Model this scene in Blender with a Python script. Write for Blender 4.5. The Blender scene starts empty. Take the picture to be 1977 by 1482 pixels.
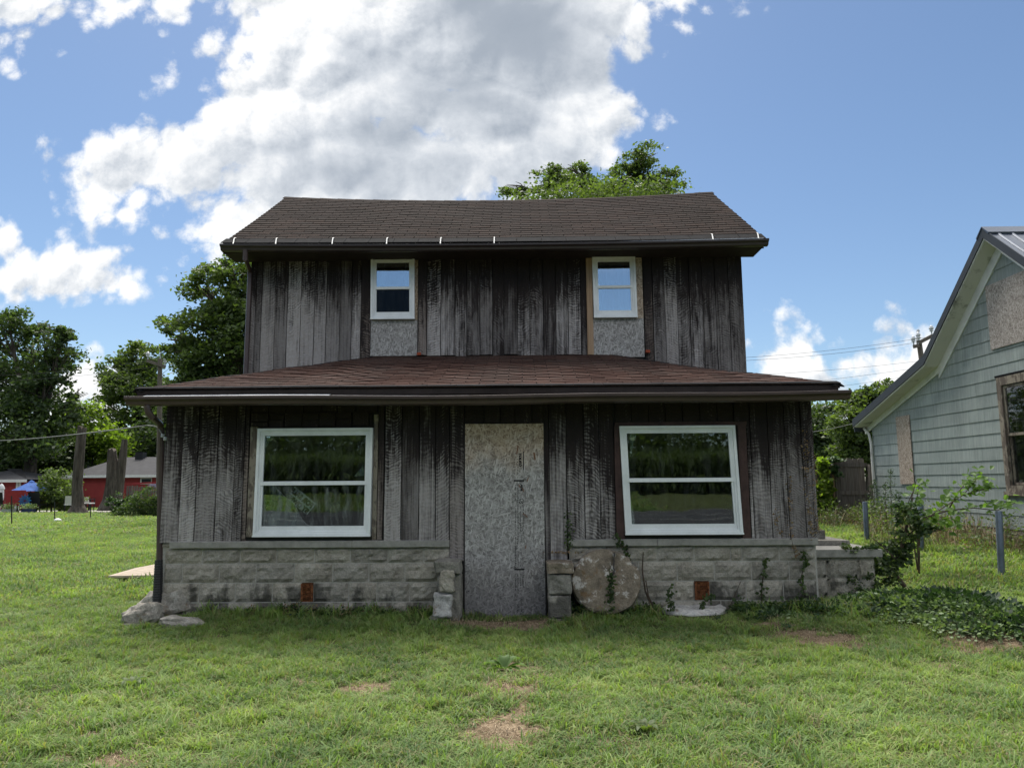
import bpy, math, random
import numpy as np
from mathutils import Vector, Matrix, noise as mnoise

rng = np.random.default_rng(7)
random.seed(7)
R = math.radians
scene = bpy.context.scene
col = scene.collection

# ------------------------------------------------------------------ camera
FPX, CX, CY = 1420.0, 988.5, 741.0
TILT, ROLL, YAW = R(7.62), 0.0065, R(-0.8)
EYE = Vector((0, 0, 1.41))
fwd = Vector((math.sin(YAW)*math.cos(TILT), math.cos(YAW)*math.cos(TILT), math.sin(TILT)))
_r0 = Vector((math.cos(YAW), -math.sin(YAW), 0))
_u0 = _r0.cross(fwd)
cup = _u0*math.cos(ROLL) + _r0*math.sin(ROLL)
crt = _r0*math.cos(ROLL) - _u0*math.sin(ROLL)
cam_d = bpy.data.cameras.new('camera')
cam = bpy.data.objects.new('camera', cam_d)
col.objects.link(cam)
m = Matrix((crt, cup, -fwd)).transposed().to_4x4()
m.translation = EYE
cam.matrix_world = m
cam_d.sensor_fit = 'HORIZONTAL'
cam_d.sensor_width = 36
cam_d.lens = 36*FPX/1977
cam_d.clip_start = 0.05
cam_d.clip_end = 3000
scene.camera = cam

def ray(px, py):
    return fwd*FPX + crt*(px-CX) - cup*(py-CY)
def P(px, py, Y):
    d = ray(px, py); return EYE + d*(Y/d.y)
def PXx(px, py, X):
    d = ray(px, py); return EYE + d*(X/d.x)
def G(px, py, z=0.0):
    d = ray(px, py); return EYE + d*((z-EYE.z)/d.z)
def proj(p):
    q = Vector(p)-EYE
    return CX+FPX*q.dot(crt)/q.dot(fwd), CY-FPX*q.dot(cup)/q.dot(fwd)

# ------------------------------------------------------------------ node helper
class NT:
    def __init__(s, tree):
        s.t = tree; s.n = tree.nodes; s.l = tree.links
    def node(s, typ, props=None, **ins):
        nd = s.n.new(typ)
        for k, v in (props or {}).items(): setattr(nd, k, v)
        for k, v in ins.items():
            key = int(k[1:]) if k[0] == 'i' and k[1:].isdigit() else k.replace('_', ' ')
            s.set(nd, key, v)
        return nd
    def set(s, nd, key, v):
        inp = nd.inputs[key]
        if isinstance(v, bpy.types.NodeSocket): s.l.new(v, inp)
        elif isinstance(v, (tuple, list)) and inp.type == 'RGBA' and len(v) == 3: inp.default_value = (*v, 1)
        else: inp.default_value = v
    def math(s, op, a, b=0.0, c=None, clamp=False):
        nd = s.n.new('ShaderNodeMath'); nd.operation = op; nd.use_clamp = clamp
        s.set(nd, 0, a); s.set(nd, 1, b)
        if c is not None: s.set(nd, 2, c)
        return nd.outputs[0]
    def add(s, a, b): return s.math('ADD', a, b)
    def sub(s, a, b): return s.math('SUBTRACT', a, b)
    def mul(s, a, b): return s.math('MULTIPLY', a, b)
    def vm(s, op, a, b=(0, 0, 0)):
        nd = s.n.new('ShaderNodeVectorMath'); nd.operation = op
        s.set(nd, 0, a)
        if op == 'SCALE': s.set(nd, 3, b)
        else: s.set(nd, 1, b)
        return nd.outputs[1] if op in ('LENGTH', 'DISTANCE', 'DOT_PRODUCT') else nd.outputs[0]
    def noise(s, vec, scale, detail=4, rough=.55, dist=0.0, out=0, typ=None):
        nd = s.n.new('ShaderNodeTexNoise')
        s.set(nd, 'Vector', vec); s.set(nd, 'Scale', scale); s.set(nd, 'Detail', detail)
        s.set(nd, 'Roughness', rough); s.set(nd, 'Distortion', dist)
        return nd.outputs[out]
    def vor(s, vec, scale, out='Distance', feature='F1', smooth=None, rand=1.0):
        nd = s.n.new('ShaderNodeTexVoronoi'); nd.feature = feature
        s.set(nd, 'Vector', vec); s.set(nd, 'Scale', scale); s.set(nd, 'Randomness', rand)
        if smooth is not None: s.set(nd, 'Smoothness', smooth)
        return nd.outputs[out]
    def ss(s, x, a, b, c=0.0, d=1.0):
        nd = s.n.new('ShaderNodeMapRange'); nd.interpolation_type = 'SMOOTHSTEP'
        s.set(nd, 'Value', x); s.set(nd, 'From Min', a); s.set(nd, 'From Max', b); s.set(nd, 'To Min', c); s.set(nd, 'To Max', d)
        return nd.outputs[0]
    def lin(s, x, a, b, c=0.0, d=1.0):
        nd = s.n.new('ShaderNodeMapRange')
        s.set(nd, 'Value', x); s.set(nd, 'From Min', a); s.set(nd, 'From Max', b); s.set(nd, 'To Min', c); s.set(nd, 'To Max', d)
        return nd.outputs[0]
    def mix(s, f, a, b, blend='MIX'):
        nd = s.n.new('ShaderNodeMix'); nd.data_type = 'RGBA'; nd.blend_type = blend
        s.set(nd, 0, f); s.set(nd, 6, a); s.set(nd, 7, b)
        return nd.outputs[2]
    def ramp(s, f, stops):
        nd = s.n.new('ShaderNodeValToRGB'); e = nd.color_ramp.elements
        while len(e) < len(stops): e.new(0.5)
        for i, (p, c) in enumerate(stops):
            e[i].position = p; e[i].color = (*c, 1)
        s.set(nd, 0, f)
        return nd.outputs[0]
    def xyz(s, v):
        nd = s.n.new('ShaderNodeSeparateXYZ'); s.set(nd, 0, v)
        return nd.outputs
    def comb(s, x, y, z):
        nd = s.n.new('ShaderNodeCombineXYZ'); s.set(nd, 0, x); s.set(nd, 1, y); s.set(nd, 2, z)
        return nd.outputs[0]

# ------------------------------------------------------------------ world: sky + cumulus
SUN_EL, SUN_AZ = R(62), R(-16)          # azimuth from +Y towards +X
world = bpy.data.worlds.new('World'); scene.world = world
world.use_nodes = True
W = NT(world.node_tree); W.n.clear()
sky = W.node('ShaderNodeTexSky', dict(sky_type='NISHITA', sun_disc=False, sun_elevation=SUN_EL,
             sun_rotation=SUN_AZ, altitude=200, air_density=1.0, dust_density=0.7, ozone_density=2.2))
dirv = W.node('ShaderNodeTexCoord').outputs['Generated']
dx, dy, dz = W.xyz(dirv)
front = W.math('GREATER_THAN', dy, 0.12)
ys = W.math('MAXIMUM', dy, 0.12)
U = W.math('DIVIDE', dx, ys); V = W.math('DIVIDE', dz, ys)
UV = W.comb(U, V, 0.0)
def duv(px, py):
    d = ray(px, py); return d.x/d.y, d.z/d.y
# billow noise that eats into the outlines
warp = W.vm('SCALE', W.vm('SUBTRACT', W.noise(UV, 5.0, 3, .5, out=1), (.5, .5, .5)), 0.05)
UVw = W.vm('ADD', UV, warp)
b1 = W.vor(UVw, 12.0)
b2 = W.vor(UVw, 33.0)
b3 = W.noise(UVw, 24.0, 6, .64)
billow = W.add(W.add(W.mul(W.sub(.45, b1), .065), W.mul(W.sub(.42, b2), .045)), W.mul(W.sub(b3, .5), .09))
def blobs(lst, src):
    acc = None
    for (px, py, rx, ry, rot) in lst:
        cu, cv = duv(px, py)
        s_ = 1.0/FPX*1.06
        ru, rv = rx*s_, ry*s_
        mp = W.node('ShaderNodeMapping', dict(vector_type='TEXTURE'), Vector=src, Location=(cu, cv, 0), Rotation=(0, 0, R(rot)), Scale=(ru, rv, 1))
        ln = W.vm('LENGTH', mp.outputs[0])
        f = W.mul(W.sub(1.0, ln), min(ru, rv))
        if acc is None: acc = f
        else:
            nd = W.n.new('ShaderNodeMath'); nd.operation = 'SMOOTH_MAX'
            W.set(nd, 0, acc); W.set(nd, 1, f); W.set(nd, 2, .03); acc = nd.outputs[0]
    return acc
BIG = [(830, 60, 400, 210, 0), (1010, 210, 215, 185, 0), (560, 210, 190, 150, 25), (330, 310, 190, 85, 14),
       (165, 350, 65, 42, 0), (700, 330, 320, 120, 0), (500, 440, 120, 75, 20), (395, 460, 50, 38, 0), (600, -60, 180, 160, 0),
       (1160, 30, 80, 120, 0), (1000, 345, 95, 60, 0)]
SMALL = [(1520, 700, 45, 62, -18), (1480, 722, 60, 34, 0), (1545, 740, 70, 22, 0), (1700, 700, 62, 42, 0), (1790, 665, 75, 60, 0), (1690, 735, 90, 30, 0),
         (1860, 700, 120, 60, 0),
         (40, 545, 150, 36, 0), (150, 525, 100, 36, -4), (115, 485, 30, 18, 0), (225, 530, 52, 15, -4), (0, 470, 26, 40, 0),
         (15, 70, 60, 40, 20), (40, 15, 120, 36, 0), (210, 12, 150, 34, 8), (340, 8, 60, 26, 10), (325, 165, 26, 26, 30),
         (1310, -14, 80, 20, 0), (185, 745, 80, 36, 0), (225, 800, 120, 40, 0), (130, 790, 80, 30, 0), (60, 770, 60, 30, 0), (1560, 770, 90, 26, 0)]
Fb = blobs(BIG, UV); Fs = blobs(SMALL, UV)
Fall = W.math('MAXIMUM', W.add(Fb, .022), W.add(Fs, .014))
dens = W.add(Fall, billow)
mask_f = W.mul(W.ss(dens, -.006, .030), front)
# generic cumulus outside the view, thickened and brightened to light the facade (projected on a plane overhead)
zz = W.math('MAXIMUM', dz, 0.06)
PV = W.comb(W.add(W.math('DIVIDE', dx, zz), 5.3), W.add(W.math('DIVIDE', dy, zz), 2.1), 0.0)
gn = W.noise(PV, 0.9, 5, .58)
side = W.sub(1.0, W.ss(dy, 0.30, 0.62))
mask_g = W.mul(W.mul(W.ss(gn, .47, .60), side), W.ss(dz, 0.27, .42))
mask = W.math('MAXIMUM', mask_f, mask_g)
# shading: thin sunlit rims white, thick base grey, billow relief lit from the sun side
GREY = [(1000, 40, 260, 150, -35), (900, 190, 230, 110, -25), (640, 320, 250, 70, 0), (820, 330, 200, 66, 0), (1080, 70, 120, 120, 0), (760, 250, 130, 80, 0)]
Fg = blobs(GREY, UVw)
core = W.ss(W.add(Fg, W.mul(W.sub(W.noise(UV, 6, 5, .55), .5), .11)), -.065, .12)
su, sv = math.sin(SUN_AZ)*math.cos(SUN_EL), math.sin(SUN_EL)
n_off = W.vm('ADD', UVw, (-.010, .016, 0))
b1o = W.vor(n_off, 12.0); b3o = W.noise(n_off, 24.0, 6, .64)
relief = W.add(W.mul(W.sub(b1o, b1), 1.0), W.mul(W.sub(b3, b3o), .75))
thick = W.ss(dens, .0, .16)
bright = W.add(W.sub(W.sub(1.04, W.mul(core, .58)), W.mul(thick, .08)), W.mul(relief, W.sub(1.0, W.mul(core, .88))))
bright = W.math('MAXIMUM', bright, .30)
ccol = W.ramp(W.mul(bright, .8), [(0.0, (2.4, 2.9, 3.6)), (.40, (4.1, 4.6, 5.2)), (.62, (7.0, 7.4, 7.8)), (.85, (11.0, 11.0, 10.8))])
# colour ramps clamp nothing above one in Cycles; keep values through a scale anyway
skc = W.mix(1.0, sky.outputs[0], (.405, .437, .452), 'MULTIPLY')
ccf = W.mix(1.0, ccol, (.365, .365, .37, 1), 'MULTIPLY')
ccg = W.mix(W.ss(gn, .50, .74), (13.0, 12.8, 12.2, 1), (7.6, 7.7, 7.8, 1))  # unseen clouds set far brighter than the front ones, as fill for the facade
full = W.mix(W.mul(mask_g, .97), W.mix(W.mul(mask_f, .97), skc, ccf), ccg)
world.cycles.sampling_method = 'MANUAL'; world.cycles.sample_map_resolution = 512
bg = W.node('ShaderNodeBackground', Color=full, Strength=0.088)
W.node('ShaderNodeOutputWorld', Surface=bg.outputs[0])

sun_d = bpy.data.lights.new('sun', 'SUN'); sun_d.energy = 2.4; sun_d.angle = R(38); sun_d.color = (1, .95, .87)
sun = bpy.data.objects.new('sun', sun_d); col.objects.link(sun)
sdir = Vector((math.sin(SUN_AZ)*math.cos(SUN_EL), math.cos(SUN_AZ)*math.cos(SUN_EL), math.sin(SUN_EL)))
sun.rotation_euler = sdir.to_track_quat('Z', 'Y').to_euler()
sun.location = sdir*60
scene.view_settings.view_transform = 'Standard'
scene.view_settings.look = 'None'
scene.view_settings.gamma = 1
scene.view_settings.use_curve_mapping = False
scene.view_settings.exposure = 1.66
scene.cycles.max_bounces = 6
scene.cycles.transparent_max_bounces = 12

# ------------------------------------------------------------------ object helpers
ORG = {}                                   # world origin of every object (all unrotated)
def reg(o, org, parent):
    col.objects.link(o)
    org = Vector(org); ORG[o.name] = org
    if parent is not None:
        o.parent = parent; o.location = org-ORG[parent.name]
    else: o.location = org
    return o
def tag(o, label=None, cat=None, group=None, kind=None):
    if label: o['label'] = label
    if cat: o['category'] = cat
    if group: o['group'] = group
    if kind: o['kind'] = kind
    return o
def thing(name, label, cat, loc=(0, 0, 0), group=None):
    return tag(reg(bpy.data.objects.new(name, None), loc, None), label, cat, group)
def np_mesh(name, V_, F_, uv=None, smooth=False):
    """V_ (n,3) floats, F_ list/array of equal sized faces."""
    me = bpy.data.meshes.new(name)
    V_ = np.asarray(V_, dtype=np.float32); F_ = np.asarray(F_, dtype=np.int32)
    k = F_.shape[1]
    me.vertices.add(len(V_)); me.vertices.foreach_set('co', V_.ravel())
    me.loops.add(F_.size); me.loops.foreach_set('vertex_index', F_.ravel())
    me.polygons.add(len(F_))
    me.polygons.foreach_set('loop_start', np.arange(0, F_.size, k, dtype=np.int32))
    me.polygons.foreach_set('loop_total', np.full(len(F_), k, dtype=np.int32))
    if smooth: me.polygons.foreach_set('use_smooth', np.ones(len(F_), dtype=bool))
    me.update(); me.validate()
    return me
class MB:
    def __init__(s): s.v = []; s.f = []
    def quadmesh(s, pts, faces):
        b = len(s.v); s.v += [Vector(p) for p in pts]; s.f += [tuple(b+i for i in f) for f in faces]
        return s
    def hexa(s, p):           # 8 corners: bottom loop 0-3, top loop 4-7
        return s.quadmesh(p, [(3, 2, 1, 0), (4, 5, 6, 7), (0, 1, 5, 4), (1, 2, 6, 5), (2, 3, 7, 6), (3, 0, 4, 7)])
    def box(s, a, b):
        x0, y0, z0 = a; x1, y1, z1 = b
        return s.hexa([(x0, y0, z0), (x1, y0, z0), (x1, y1, z0), (x0, y1, z0), (x0, y0, z1), (x1, y0, z1), (x1, y1, z1), (x0, y1, z1)])
    def bar(s, a, b, w, h, up=(0, 0, 1)):
        a, b = Vector(a), Vector(b); d = (b-a).normalized(); sd = d.cross(Vector(up))
        sd = sd.normalized() if sd.length > 1e-4 else Vector((1, 0, 0)); u = sd.cross(d)
        q = []
        for p in (a, b):
            for (i, j) in ((-1, -1), (1, -1), (1, 1), (-1, 1)): q.append(p+sd*i*w/2+u*j*h/2)
        return s.hexa(q)
    def tube(s, pts, r, n=8, cap=True):
        pts = [Vector(p) for p in pts]; rs = r if isinstance(r, (list, tuple)) else [r]*len(pts)
        b = len(s.v); prev = None
        for i, p in enumerate(pts):
            d = (pts[min(i+1, len(pts)-1)]-pts[max(i-1, 0)]).normalized()
            if prev is None:
                sd = d.cross(Vector((0, 0, 1)))
                if sd.length < .1: sd = d.cross(Vector((0, 1, 0)))
            else: sd = prev-d*prev.dot(d)
            sd.normalize(); prev = sd; u = d.cross(sd)
            for k in range(n):
                a = 2*math.pi*k/n; s.v.append(p+(sd*math.cos(a)+u*math.sin(a))*rs[i])
        for i in range(len(pts)-1):
            for k in range(n):
                k2 = (k+1) % n; s.f.append((b+i*n+k, b+i*n+k2, b+(i+1)*n+k2, b+(i+1)*n+k))
        if cap:
            s.f.append(tuple(b+k for k in reversed(range(n)))); e = b+(len(pts)-1)*n; s.f.append(tuple(e+k for k in range(n)))
        return s
    def prism(s, poly, dvec):   # closed polygon extruded along dvec
        b = len(s.v); n = len(poly); dvec = Vector(dvec)
        s.v += [Vector(p) for p in poly]+[Vector(p)+dvec for p in poly]
        s.f.append(tuple(b+i for i in range(n))); s.f.append(tuple(b+n+i for i in reversed(range(n))))
        for i in range(n):
            j = (i+1) % n; s.f.append((b+j, b+i, b+n+i, b+n+j))
        return s
    def lathe(s, c, prof, n=12):
        b = len(s.v); c = Vector(c)
        for (r, z) in prof:
            for k in range(n):
                a = 2*math.pi*k/n; s.v.append(c+Vector((r*math.cos(a), r*math.sin(a), z)))
        for i in range(len(prof)-1):
            for k in range(n):
                k2 = (k+1) % n; s.f.append((b+i*n+k, b+i*n+k2, b+(i+1)*n+k2, b+(i+1)*n+k))
        return s
    def build(s, name, mat, parent=None, org=None, smooth=False, color=None, label=None, fix=True):
        if org is None:
            xs = [v.x for v in s.v]; ys = [v.y for v in s.v]; zs = [v.z for v in s.v]
            org = Vector(((min(xs)+max(xs))/2, (min(ys)+max(ys))/2, min(zs)))
        org = Vector(org)
        me = bpy.data.meshes.new(name)
        me.from_pydata([tuple(v-org) for v in s.v], [], s.f)
        if smooth:
            me.polygons.foreach_set('use_smooth', [True]*len(me.polygons))
        if fix:
            import bmesh
            bm = bmesh.new(); bm.from_mesh(me); bmesh.ops.recalc_face_normals(bm, faces=bm.faces); bm.to_mesh(me); bm.free()
        if smooth == 'auto':
            try: me.set_sharp_from_angle(angle=R(35))
            except Exception: pass
        me.materials.append(mat)
        o = bpy.data.objects.new(name, me); reg(o, org, parent)
        if color: o.color = color
        if label: o['label'] = label
        return o
def mobj(name, me, mat, parent=None, org=(0, 0, 0), color=None):
    if mat is not None and not me.materials: me.materials.append(mat)
    o = bpy.data.objects.new(name, me); reg(o, org, parent)
    if color: o.color = color
    return o
def copy_tree(o, parent=None, loc=None, rz=None, label=None):
    c = o.copy(); col.objects.link(c)
    if parent is not None: c.parent = parent
    if loc is not None: c.location = loc
    if rz is not None: c.rotation_euler.z = rz
    if label: c['label'] = label
    for ch in list(o.children): copy_tree(ch, c)
    return c
def sstep(x, a, b):
    t = np.clip((np.asarray(x, dtype=float)-a)/(b-a), 0, 1); return t*t*(3-2*t)
def terrain(x, y):
    x = np.asarray(x, dtype=float); y = np.asarray(y, dtype=float)
    h = .45*sstep(x, 3.6, 7.5)*sstep(y, 7.5, 14.5)
    u_ = (x-4.12)*.3-(y-7.2)*.954; v_ = (x-4.12)*.954+(y-7.2)*.3
    h = h + .24*np.exp(-((u_/1.15)**2+(v_/.48)**2)**1.3)           # weedy mound
    h = h + .04*np.exp(-(((x-3.2)/.9)**2+((y-7.3)/.5)**2))
    h = h + .012*np.sin(x*1.9+.7)*np.sin(y*1.6)+.008*np.sin(x*4.3)*np.cos(y*3.9+1)
    h = h + .05*sstep(y, 7.0, 7.8)*(1-sstep(y, 8.0, 9.5))*sstep(x, -4.4, -3.6)*(1-sstep(x, 3.2, 4))*(1-np.exp(-((x+.2)/.7)**2))
    h = h - .25*sstep(-y, 2.5, 5.5) + .67*sstep(-y, 28.2, 40)
    return h
def tz(x, y): return float(terrain(x, y))

# ------------------------------------------------------------------ materials
def mat(name, fn):
    m_ = bpy.data.materials.new(name); m_.use_nodes = True
    n = NT(m_.node_tree); n.n.clear()
    sh = fn(n)
    n.node('ShaderNodeOutputMaterial', Surface=sh)
    return m_
def bsdf(n, color, rough=.8, bump=None, bstr=.5, bdist=.01, metal=0.0, spec=.3):
    nd = n.node('ShaderNodeBsdfPrincipled', Base_Color=color, Roughness=rough, Metallic=metal)
    nd.inputs['Specular IOR Level'].default_value = spec
    if bump is not None:
        b = n.node('ShaderNodeBump', Strength=bstr, Distance=bdist, Height=bump); n.l.new(b.outputs[0], nd.inputs['Normal'])
    return nd.outputs[0]
def objc(n): return n.node('ShaderNodeTexCoord').outputs['Object']
def wpos(n): return n.node('ShaderNodeNewGeometry').outputs['Position']
def orand(n): return n.node('ShaderNodeObjectInfo').outputs['Random']
def ocol(n): return n.node('ShaderNodeObjectInfo').outputs['Color']
def flat(name, c, rough=.7, var=.15, sc=6, metal=0, spec=.3, bump=0.0):
    def f(n):
        p = wpos(n); a = n.noise(p, sc, 5, .6); b = n.noise(p, sc*9, 3, .6)
        k = n.add(n.mul(a, .7), n.mul(b, .3))
        cc = n.mix(1.0, (*c, 1), n.ramp(k, [(.3, (1-var*1.6,)*3), (.7, (1+var,)*3)]), 'MULTIPLY')
        return bsdf(n, cc, rough, b if bump else None, bump, .004, metal, spec)
    return mat(name, f)

def m_boards(n):
    """rough-sawn barn boards: object colour R = weathering, G = saw arc bend, B = warmth"""
    oc = objc(n); r = orand(n); c = n.node('ShaderNodeSeparateColor', i0=ocol(n)).outputs
    sh = n.vm('ADD', oc, n.comb(n.mul(r, 37.0), n.mul(r, 11.0), n.mul(r, 53.0)))
    x, y, z = n.xyz(oc)
    streak = n.noise(n.vm('MULTIPLY', sh, (46, 46, .7)), 1.0, 5, .6)
    grain = n.noise(n.vm('MULTIPLY', sh, (130, 130, 3.0)), 1.0, 3, .6)
    blot = n.noise(n.vm('MULTIPLY', sh, (7, 7, 1.3)), 1.0, 6, .66)
    bend = n.mul(n.sub(c[1], .5), 1.3)
    xx = n.add(x, n.mul(n.sub(r, .5), .10))
    ph = n.add(n.add(z, n.mul(bend, n.add(xx, n.mul(n.mul(xx, xx), 7.0)))), n.mul(n.sub(n.noise(sh, 6, 3, .5), .5), .16))
    spacing = n.lin(n.math('FRACT', n.mul(r, 7.3)), 0, 1, 140, 250)
    saw = n.math('SINE', n.mul(ph, spacing))
    saw = n.mul(n.add(n.mul(saw, .5), .5), n.ss(n.noise(n.vm('MULTIPLY', sh, (25, 25, 9)), 1.0, 3, .6), .28, .60))
    v = n.add(n.add(n.mul(streak, .75), n.mul(grain, .45)), n.add(n.mul(n.mul(saw, n.lin(n.math('FRACT', n.mul(r, 29.1)), 0, 1, .05, .34)), 1.0), n.mul(blot, 1.05)))
    zz_ = n.xyz(wpos(n))[2]
    v = n.add(n.mul(n.sub(v, 1.10), 1.75), .985)
    # height of bare weathering: paint survives under the eaves (lower 2.2 m, upper 4.7 m)
    lo = n.ss(zz_, 2.05, 1.15); up = n.ss(zz_, 4.55, 3.55)
    g = n.mul(n.math('MAXIMUM', n.mul(lo, n.math('LESS_THAN', zz_, 2.6)), n.mul(up, n.math('GREATER_THAN', zz_, 2.6))), 1.0)
    g = n.add(n.mul(g, .66), n.mul(c[0], .66))
    k = n.add(v, n.sub(g, 1.61))
    grey = n.mix(n.noise(sh, 30, 2, .5), (.37, .353, .345, 1), (.255, .225, .205, 1))
    grey = n.mix(1.0, grey, n.ramp(n.math('FRACT', n.mul(r, 13.7)), [(0, (.55, .54, .55)), (.6, (.95, .94, .96)), (1, (1.25, 1.25, 1.28))]), 'MULTIPLY')
    grey = n.mix(n.mul(c[2], .8), grey, (.17, .115, .08, 1))
    dark = n.mix(blot, (.012, .010, .011, 1), (.034, .025, .023, 1))
    cc = n.mix(n.lin(k, .02, .78), dark, grey)
    spk = n.ss(n.vor(n.vm('MULTIPLY', sh, (1, 1, .4)), 30), .10, .04)
    cc = n.mix(n.mul(spk, n.ss(n.noise(sh, 5, 2), .58, .7)), cc, (.30, .28, .26, 1))
    hgt = n.add(n.mul(saw, .5), n.add(n.mul(grain, .5), n.mul(streak, .8)))
    return bsdf(n, cc, .85, hgt, .7, .006, spec=.2)
M_BOARD = mat('weathered_barn_board', m_boards)

def m_osb(n):
    oc = objc(n); r = orand(n)
    sh = n.vm('ADD', oc, n.comb(n.mul(r, 3.0), 0.0, n.mul(r, 7.0)))
    x, y, z = n.xyz(sh); p2 = n.comb(n.add(x, y), z, 0.0)
    wob = n.vm('SCALE', n.vm('SUBTRACT', n.noise(p2, 9, 2, .5, out=1), (.5, .5, .5)), .03)
    p2 = n.vm('ADD', p2, wob)
    best = None; hh = None
    for i, (ang, sx, sy) in enumerate(((12, 88, 19), (70, 98, 23), (125, 82, 20), (160, 78, 17))):
        rt_ = n.node('ShaderNodeMapping', dict(vector_type='POINT'), Vector=p2, Rotation=(0, 0, R(ang)), Location=(i*5.3, i*2.7, 0)).outputs[0]
        mp = n.vm('MULTIPLY', rt_, (sx, sy, 1))
        cc_ = n.node('ShaderNodeSeparateColor', i0=n.vor(mp, 1.0, 'Color')).outputs[0]
        best = cc_ if best is None else n.math('MAXIMUM', best, n.mul(cc_, 1.0-.04*i))
    fine = n.noise(n.vm('MULTIPLY', p2, (60, 60, 1)), 1.0, 3, .6)
    big = n.noise(p2, 3.5, 4, .6)
    c = n.node('ShaderNodeSeparateColor', i0=ocol(n)).outputs
    t = n.add(n.mul(best, 1.0), n.mul(n.sub(fine, .5), .35))
    grey = n.ramp(t, [(.40, (.15, .14, .132)), (.62, (.23, .217, .208)), (.82, (.32, .305, .295)), (1, (.48, .46, .445))])
    tan = n.ramp(t, [(.40, (.17, .11, .07)), (.62, (.29, .205, .135)), (.82, (.40, .30, .21)), (1, (.54, .43, .33))])
    # sheltered top stays tan, exposed rest goes grey; R = how tan overall, G = panel height / 3 m
    zl = n.xyz(oc)[2]; H = n.mul(c[1], 3.0)
    sheltered = n.ss(n.sub(n.add(zl, n.mul(n.sub(big, .5), .55)), H), -.62, -.06)
    tanf = n.math('ADD', n.mul(sheltered, .9), c[0], clamp=True)
    cc = n.mix(tanf, grey, tan)
    # darker damp foot
    damp = n.mul(n.ss(n.add(zl, n.mul(n.sub(big, .5), .7)), .85, .05), c[2])
    cc = n.mix(n.mul(damp, .55), cc, (.055, .05, .058, 1))
    return bsdf(n, cc, .8, t, .35, .003, spec=.2)
M_OSB = mat('oriented_strand_board', m_osb)

def m_shingle(red):
    def f(n):
        r = n.math('FRACT', n.add(orand(n), n.node('ShaderNodeNewGeometry').outputs['Random Per Island']))
        p = wpos(n); gr = n.noise(p, 260, 2, .7); big = n.noise(p, .9, 4, .6); mid = n.noise(n.vm('MULTIPLY', p, (3, 1, 1)), 7, 4, .6)
        if red: c = n.ramp(r, [(0, (.042, .023, .019)), (.35, (.062, .035, .029)), (.65, (.080, .046, .037)), (1, (.062, .040, .034))]); wash = (.064, .050, .044, 1)
        else: c = n.ramp(r, [(0, (.017, .012, .010)), (.4, (.023, .016, .014)), (.7, (.032, .021, .017)), (1, (.023, .018, .016))]); wash = (.023, .018, .016, 1)
        c = n.mix(n.ss(n.add(n.mul(big, .6), n.mul(mid, .4)), .42, .66, 0, .7), c, wash)
        c = n.mix(1.0, c, n.ramp(gr, [(.3, (.62,)*3), (.7, (1.42,)*3)]), 'MULTIPLY')
        return bsdf(n, c, .95, gr, .5, .003, spec=.06)
    return f
M_SH_RED = mat('red_asphalt_shingle', m_shingle(True))
M_SH_BRN = mat('brown_asphalt_shingle', m_shingle(False))
M_FELT = flat('dark_roofing_felt', (.017, .017, .018), .95, .3, 9, spec=.05)

def m_block(n):
    p = wpos(n); r = orand(n)
    a = n.noise(n.vm('ADD', p, n.comb(r, r, r)), 4, 6, .62); b = n.noise(p, 70, 3, .7); bb = n.noise(p, 17, 5, .65)
    c = n.ramp(n.add(n.mul(a, .6), n.mul(bb, .4)), [(.34, (.19, .172, .145)), (.5, (.32, .297, .255)), (.66, (.42, .397, .35))])
    c = n.mix(1.0, c, n.ramp(r, [(0, (.86,)*3), (1, (1.12, 1.10, 1.06))]), 'MULTIPLY')
    c = n.mix(1.0, c, n.ramp(b, [(.3, (.8,)*3), (.7, (1.15,)*3)]), 'MULTIPLY')
    x, y, z = n.xyz(p)
    # rising damp / moss stains at the foot
    st = n.noise(n.comb(n.mul(x, 2.6), 0.0, n.mul(z, 1.2)), 1.6, 4, .6)
    stn = n.mul(n.ss(n.add(z, n.mul(n.sub(st, .5), -1.5)), .30, .10), n.ss(st, .45, .58))
    c = n.mix(n.mul(stn, .75), c, (.035, .034, .030, 1))
    chips = n.ss(n.vor(p, 24), .085, .04)
    c = n.mix(n.mul(chips, n.ss(a, .50, .6)), c, (.5, .49, .46, 1))
    return bsdf(n, c, .92, n.add(n.mul(bb, 1.4), n.mul(b, .4)), 1.0, .022, spec=.2)
M_BLOCK = mat('rock_face_concrete_block', m_block)
M_MORTAR = flat('old_mortar', (.36, .345, .31), .95, .25, 22, bump=.5)
def m_conc(base, lich=0.0):
    def f(n):
        p = wpos(n); a = n.noise(p, 5, 6, .65); b = n.noise(p, 60, 3, .7); d = n.noise(p, 16, 5, .7)
        c = n.ramp(n.add(n.mul(a, .5), n.mul(d, .5)), [(.33, tuple(v*.45 for v in base)), (.5, base), (.68, tuple(v*1.45 for v in base))])
        c = n.mix(1.0, c, n.ramp(b, [(.3, (.72,)*3), (.7, (1.2,)*3)]), 'MULTIPLY')
        if lich:
            l = n.ss(n.noise(p, 8, 6, .7), .55, .62); c = n.mix(n.mul(l, lich), c, (.52, .50, .46, 1))
            l2 = n.ss(n.noise(n.vm('ADD', p, (9, 3, 2)), 6, 5, .7), .56, .66); c = n.mix(n.mul(l2, .6), c, (.16, .09, .035, 1))
        return bsdf(n, c, .95, n.add(d, n.mul(b, .5)), .9, .014, spec=.15)
    return f
M_CONC = mat('aged_concrete', m_conc((.225, .212, .185)))
M_STONE = mat('lichened_stone', m_conc((.20, .165, .125), .75))
M_ROCK = mat('pale_field_stone', m_conc((.27, .25, .215), .35))
M_SLABW = mat('whitewashed_slab', m_conc((.40, .39, .37), .8))
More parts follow.
